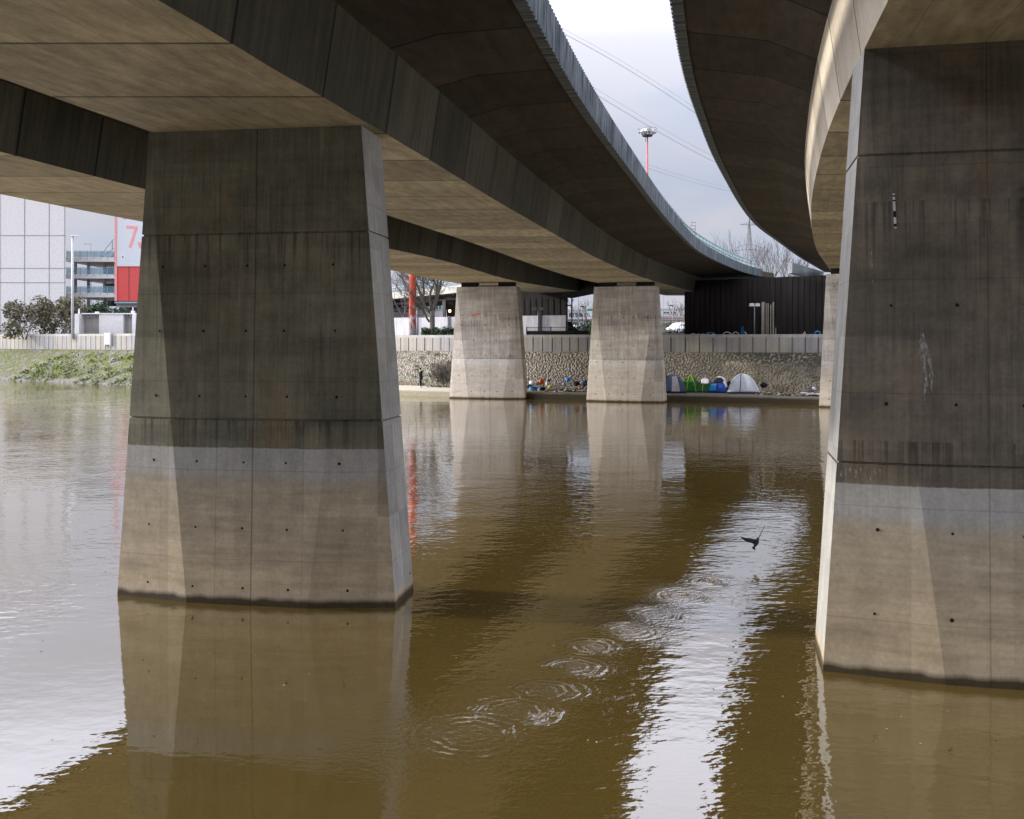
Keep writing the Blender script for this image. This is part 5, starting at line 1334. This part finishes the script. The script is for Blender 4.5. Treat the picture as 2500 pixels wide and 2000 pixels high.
# ================================================================ person on the quay
def skin_mesh(name, joints, edges, mat, parent, sub=2, root=0):
    me = bpy.data.meshes.new(name); me.from_pydata([tuple(j[0]) for j in joints], edges, []); me.materials.append(mat)
    o = bpy.data.objects.new(name, me); COL.objects.link(o); o.parent = parent
    md = o.modifiers.new('skin', 'SKIN'); md.use_smooth_shade = True
    for v, j in zip(me.skin_vertices[0].data, joints): v.radius = j[1] if isinstance(j[1], tuple) else (j[1], j[1])
    me.skin_vertices[0].data[root].use_root = True
    o.modifiers.new('sub', 'SUBSURF').levels = sub; o.modifiers['sub'].render_levels = sub
    return o
g = qpos(1027, 3.6); pr = thing('person', 'person in black jacket and dark trousers with white side stripe, standing bowed', 'person', g, R(170))   # +x is the way the person faces
J = [((0, 0, .93), (.13, .15)), ((.0, 0, 1.12), (.11, .14)), ((-.04, 0, 1.30), (.12, .17)), ((-.02, 0, 1.44), (.09, .12)), ((.03, 0, 1.51), .055), ((.07, 0, 1.58), (.085, .07)), ((.10, 0, 1.67), (.10, .08)), ((.09, 0, 1.735), (.08, .065)),
     ((-.03, .19, 1.40), .06), ((-.05, .24, 1.15), .048), ((.10, .2, .98), .038), ((.17, .17, .95), .035), ((-.03, -.19, 1.40), .06), ((-.05, -.24, 1.15), .048), ((.10, -.2, .98), .038), ((.17, -.17, .95), .035),
     ((.0, .09, .88), .10), ((.04, .10, .50), .062), ((-.02, .10, .10), .045), ((.12, .11, .05), .04), ((0, -.09, .88), .10), ((.03, -.10, .50), .062), ((.0, -.10, .10), .045), ((.14, -.11, .05), .04)]
E = [(0, 1), (1, 2), (2, 3), (3, 4), (4, 5), (5, 6), (6, 7), (2, 8), (8, 9), (9, 10), (10, 11), (2, 12), (12, 13), (13, 14), (14, 15), (0, 16), (16, 17), (17, 18), (18, 19), (0, 20), (20, 21), (21, 22), (22, 23)]
body = skin_mesh('body', J, E, M['skin'], pr)
for s in (1, -1):                       # fingers and thumb
    for k, (dy, ln) in enumerate(((-.027, .065), (-.009, .075), (.009, .07), (.027, .055))):
        m = MB(); q = Vector((.19, s * .17 + dy, .945)); m.tube([q, q + Vector((ln * .5, 0, -.015)), q + Vector((ln * .8, 0, -.05))], [.010, .009, .007], 6); m.build('finger', M['skin'], pr)
    m = MB(); q = Vector((.175, s * .135, .955)); m.tube([q, q + Vector((.03, -s * .02, .005)), q + Vector((.055, -s * .015, -.01))], [.012, .010, .008], 6); m.build('thumb', M['skin'], pr)
JJ = [((0, 0, .80), (.19, .21)), ((0, 0, 1.10), (.18, .19)), ((-.06, 0, 1.32), (.19, .21)), ((-.02, 0, 1.46), (.10, .13)), ((-.03, .20, 1.41), .08), ((-.05, .255, 1.15), .066), ((.08, .21, .99), .052), ((-.03, -.20, 1.41), .08), ((-.05, -.255, 1.15), .066), ((.08, -.21, .99), .052)]
skin_mesh('jacket', JJ, [(0, 1), (1, 2), (2, 3), (2, 4), (4, 5), (5, 6), (2, 7), (7, 8), (8, 9)], M['black'], pr)
skin_mesh('trousers', [((0, 0, .93), (.145, .165)), ((0, .09, .84), .115), ((.04, .10, .50), .10), ((-.02, .10, .09), .085), ((0, -.09, .84), .125), ((.03, -.10, .50), .10), ((0, -.10, .09), .085)], [(0, 1), (1, 2), (2, 3), (0, 4), (4, 5), (5, 6)], M['black'], pr)
m = MB()
for s in (1, -1): m.tube([(.10 if s < 0 else .09, s * .19, .80), (.11, s * .175, .50), (.055, s * .165, .12)], [.022, .02, .018], 6)
m.build('trouser_stripe', M['cloth_w'], pr)
for s in (1, -1):
    m = MB(); m.hexa([(-.09, s * .11 - .05, 0), (.20, s * .11 - .045, 0), (.20, s * .11 + .045, 0), (-.09, s * .11 + .05, 0)], [(-.08, s * .11 - .04, .10), (.15, s * .11 - .03, .06), (.15, s * .11 + .03, .06), (-.08, s * .11 + .04, .10)]); m.build('shoe', M['cloth_w' if s > 0 else 'black'], pr)
m = MB(); m.blob((.065, 0, 1.715), (.115, .098, .10), 2, 14, 9, .04); m.build('hair', M['hair'], pr)
m = MB(); m.tube([(-.06, 0, 1.50), (.0, .08, 1.50), (.07, .06, 1.47), (.09, 0, 1.44), (.07, -.06, 1.47), (0, -.08, 1.50), (-.06, 0, 1.50)], .036, 8); m.build('collar', M['cloth_w'], pr)
m = MB(); m.tube([(.18, 0, 1.615), (.212, 0, 1.60), (.18, 0, 1.585)], [.008, .018, .012], 6); m.build('nose', M['skin'], pr)

# ================================================================ pigeon over the water
bc = P(1846, 1325, 21.4); bd = thing('pigeon', 'dark pigeon flying low over the water with both wings raised', 'bird', bc)
ax = (P(1855, 1314, 21.47) - P(1841.5, 1338, 21.33)).normalized(); ax = (ax + Vector((0, .35, 0))).normalized()
side = ax.cross(Vector((0, 1, 0))).normalized(); bk = side.cross(ax).normalized()
def bp_(a, s=0, b=0): return ax * a + side * s + bk * b
m = MB(); rings = []
for a, r in ((-.145, .006), (-.12, .02), (-.085, .036), (-.03, .05), (.02, .052), (.06, .042), (.085, .028), (.105, .026), (.125, .029), (.142, .024), (.155, .008)):
    off_ = .008 * math.sin((a + .1) * 10)
    rings.append([bp_(a, math.cos(2 * PI * k / 12) * r, math.sin(2 * PI * k / 12) * r * 1.05 - off_) for k in range(12)])
m.loft(rings, True, True, True); m.build('body', M['black'], bd)
m = MB(); m.tube([bp_(.152), bp_(.178, 0, .004)], [.007, .002], 6); m.build('beak', M['grey'], bd)
for k in range(5):
    m = MB(); f = (k - 2) * .17; d_ = ax * -math.cos(f) + side * math.sin(f); q = bp_(-.10); w_ = (side * math.cos(f) + ax * math.sin(f)) * .016
    m.hexa([q - w_ * .5, q + w_ * .5, q + w_ * .5 + bk * .004, q - w_ * .5 + bk * .004], [q + d_ * .105 - w_, q + d_ * .105 + w_, q + d_ * .105 + w_ + bk * .004, q + d_ * .105 - w_ + bk * .004]); m.build('tail_feather', M['black'], bd)
def wing(tip_px, tip_py, dt, chord, nm='wing'):
    root_ = bp_(.055); tip = P(tip_px, tip_py, dt) - bc; v = tip - root_; ch = (-ax - v.normalized() * .1); ch = (ch - v.normalized() * ch.dot(v.normalized()) * .6).normalized()
    nn_ = v.cross(ch).normalized(); m = MB(); prev = None; n = 9; lead = []; trail = []
    for i in range(n + 1):
        f = i / n; p = root_ + v * f + ax * .035 * math.sin(PI * min(1, f * 1.5)) * .8; c = chord * (1 - f ** 2.2) ** .8 * (1.0 if f < .5 else 1.05 - .1 * (i % 2)) + .004
        lead.append(p); trail.append(p + ch * c)
    th = nn_ * .005
    rings = [[a + th, b + th * .3, b - th * .3, a - th] for a, b in zip(lead, trail)]
    m.loft(rings, True, True, True); m.build(nm, M['black'], bd)
wing(1807, 1310, 21.25, .115); wing(1868, 1282, 21.75, .105)
# small splashes at the head of the trail of rings
def splash(px, py, s, seed, label):
    d = F * EYE / (py - HY); g = P(px, py, d); g.z = 0; rnd = random.Random(seed); t_ = thing('splash', label, 'splash', g); m = MB()
    for k in range(26):
        a, r = rnd.uniform(0, 6.28), rnd.uniform(0, s); h = rnd.uniform(.01, .07) * (1 - r / s * .6)
        m.blob((math.cos(a) * r, math.sin(a) * r * .7, h * (1 if k < 14 else 2.0)), (rnd.uniform(.008, .02),) * 2 + (rnd.uniform(.008, .02),), k, 7, 5, .1)
    m.build('droplets', M['drop'], t_)
t = NT('water_drop'); M['drop'] = t.fin((.42, .38, .30), .08, .8)
splash(1741, 1418, .13, 1, 'splash of droplets left behind at the far end of the ring trail')
splash(1672, 1452, .08, 2, 'smaller second splash of droplets in the ring trail')

# specks of leaf and foam drifting on the river
m = MB(); rnd = random.Random(55)
for k in range(150):
    py = rnd.uniform(1040, 1850); d = F * EYE / (py - HY); px = rnd.uniform(0, 2500); g = P(px, py, d); g.z = .004; s = rnd.uniform(.008, .026); a = rnd.uniform(0, 6.28)
    u, v = Vector((math.cos(a), math.sin(a), 0)) * s, Vector((-math.sin(a), math.cos(a), 0)) * s * .55; m.mat = 0 if rnd.random() < .6 else 1
    m.poly([g - u, g - v + Vector((0, 0, .004)), g + u, g + v])
tag(m.build('drifting_leaves', [M['brown'], M['board']]), kind='stuff')
ZEN, SUN_E, EXPO, GLOW = 0.8, 5.0, 0.0, 2.9

# ---------------------------------------------------------------- sky and sun
SUN_EL, SUN_AZ = R(15), R(-78)          # azimuth from the view direction, negative to the left
w = bpy.data.worlds.new('World'); scene.world = w; w.use_nodes = True
t = w.node_tree; t.nodes.clear()
def wn(ty, **k):
    x = t.nodes.new(ty)
    for a, b in k.items(): setattr(x, a, b)
    return x
out = wn('ShaderNodeOutputWorld'); bg = wn('ShaderNodeBackground'); t.links.new(bg.outputs[0], out.inputs[0])
bg.inputs[1].default_value = .1
sky = wn('ShaderNodeTexSky', sky_type='NISHITA'); sky.sun_disc = False
sky.sun_elevation = SUN_EL; sky.sun_rotation = SUN_AZ
sky.air_density = 1.0; sky.dust_density = 2.0
tc = wn('ShaderNodeTexCoord'); sp = wn('ShaderNodeSeparateXYZ'); t.links.new(tc.outputs['Generated'], sp.inputs[0])
def wm(op, a, b):
    x = wn('ShaderNodeMath', operation=op)
    for i, q in enumerate((a, b)):
        if isinstance(q, (int, float)): x.inputs[i].default_value = q
        else: t.links.new(q, x.inputs[i])
    return x.outputs[0]
def wr(v, a, b, c, d):
    x = wn('ShaderNodeMapRange', interpolation_type='SMOOTHSTEP'); t.links.new(v, x.inputs[0])
    for i, q in enumerate((a, b, c, d)): x.inputs[i + 1].default_value = q
    return x.outputs[0]
zc = wm('MAXIMUM', sp.outputs[2], 0.0)
den = wm('ADD', zc, .22)
cv = wn('ShaderNodeCombineXYZ'); t.links.new(wm('DIVIDE', sp.outputs[0], den), cv.inputs[0]); t.links.new(wm('DIVIDE', sp.outputs[1], den), cv.inputs[1])
ns = wn('ShaderNodeTexNoise'); t.links.new(cv.outputs[0], ns.inputs['Vector']); ns.inputs['Scale'].default_value = 1.5; ns.inputs['Detail'].default_value = 6; ns.inputs['Roughness'].default_value = .5; ns.inputs['Distortion'].default_value = .4
cm = wn('ShaderNodeMix', data_type='RGBA'); t.links.new(wr(wm('ADD', ns.outputs[0], wm('MULTIPLY', zc, .55)), .48, .68, 0, 1), cm.inputs[0])
cm.inputs[6].default_value = (5.8, 6.35, 7.8, 1); cm.inputs[7].default_value = (6.9, 6.95, 7.9, 1)
gr = wm('MULTIPLY', wm('MULTIPLY', wr(zc, .12, .50, .94, 2.1), wr(zc, .285, .37, 1.0, 1.8)), wr(zc, .50, .85, 1.0, ZEN))
gd = wn('ShaderNodeVectorMath', operation='DOT_PRODUCT'); t.links.new(tc.outputs['Generated'], gd.inputs[0]); ga, ge = R(-95), R(36)
gd.inputs[1].default_value = (math.sin(ga) * math.cos(ge), math.cos(ga) * math.cos(ge), math.sin(ge))
gr = wm('MULTIPLY', gr, wm('ADD', 1.0, wm('MULTIPLY', wm('POWER', wm('MAXIMUM', gd.outputs['Value'], 0.0), 5.0), GLOW)))
back = wr(sp.outputs[1], .15, -.25, 0.0, 1.0)      # low sky behind the camera dimmed, added to darken the pier tops
gr = wm('MULTIPLY', gr, wm('SUBTRACT', 1.0, wm('MULTIPLY', back, wr(zc, .45, .04, 0.0, .72))))
sc_ = wn('ShaderNodeVectorMath', operation='SCALE'); t.links.new(cm.outputs[2], sc_.inputs[0]); t.links.new(gr, sc_.inputs[3])
mx = wn('ShaderNodeMix', data_type='RGBA'); mx.inputs[0].default_value = .90
t.links.new(sky.outputs[0], mx.inputs[6]); t.links.new(sc_.outputs[0], mx.inputs[7]); t.links.new(mx.outputs[2], bg.inputs[0])
sl = bpy.data.lights.new('sun', 'SUN'); sl.energy = SUN_E; sl.angle = R(3.5); sl.color = (1.0, .93, .84)
so = bpy.data.objects.new('sun', sl); COL.objects.link(so)
dirv = Vector((math.sin(SUN_AZ) * math.cos(SUN_EL), math.cos(SUN_AZ) * math.cos(SUN_EL), math.sin(SUN_EL)))
so.rotation_euler = (-dirv).to_track_quat('-Z', 'Y').to_euler(); so.location = dirv * 200

scene.view_settings.view_transform = 'Standard'; scene.view_settings.look = 'None'
scene.view_settings.exposure = EXPO; scene.view_settings.gamma = 1; scene.view_settings.use_curve_mapping = False
c = scene.cycles
c.max_bounces = 8; c.diffuse_bounces = 4; c.glossy_bounces = 3; c.transparent_max_bounces = 6; c.transmission_bounces = 2
c.caustics_reflective = True; c.blur_glossy = .6; c.sample_clamp_indirect = 6
c.use_denoising = True
try: c.denoiser = 'OPENIMAGEDENOISE'
except Exception: pass
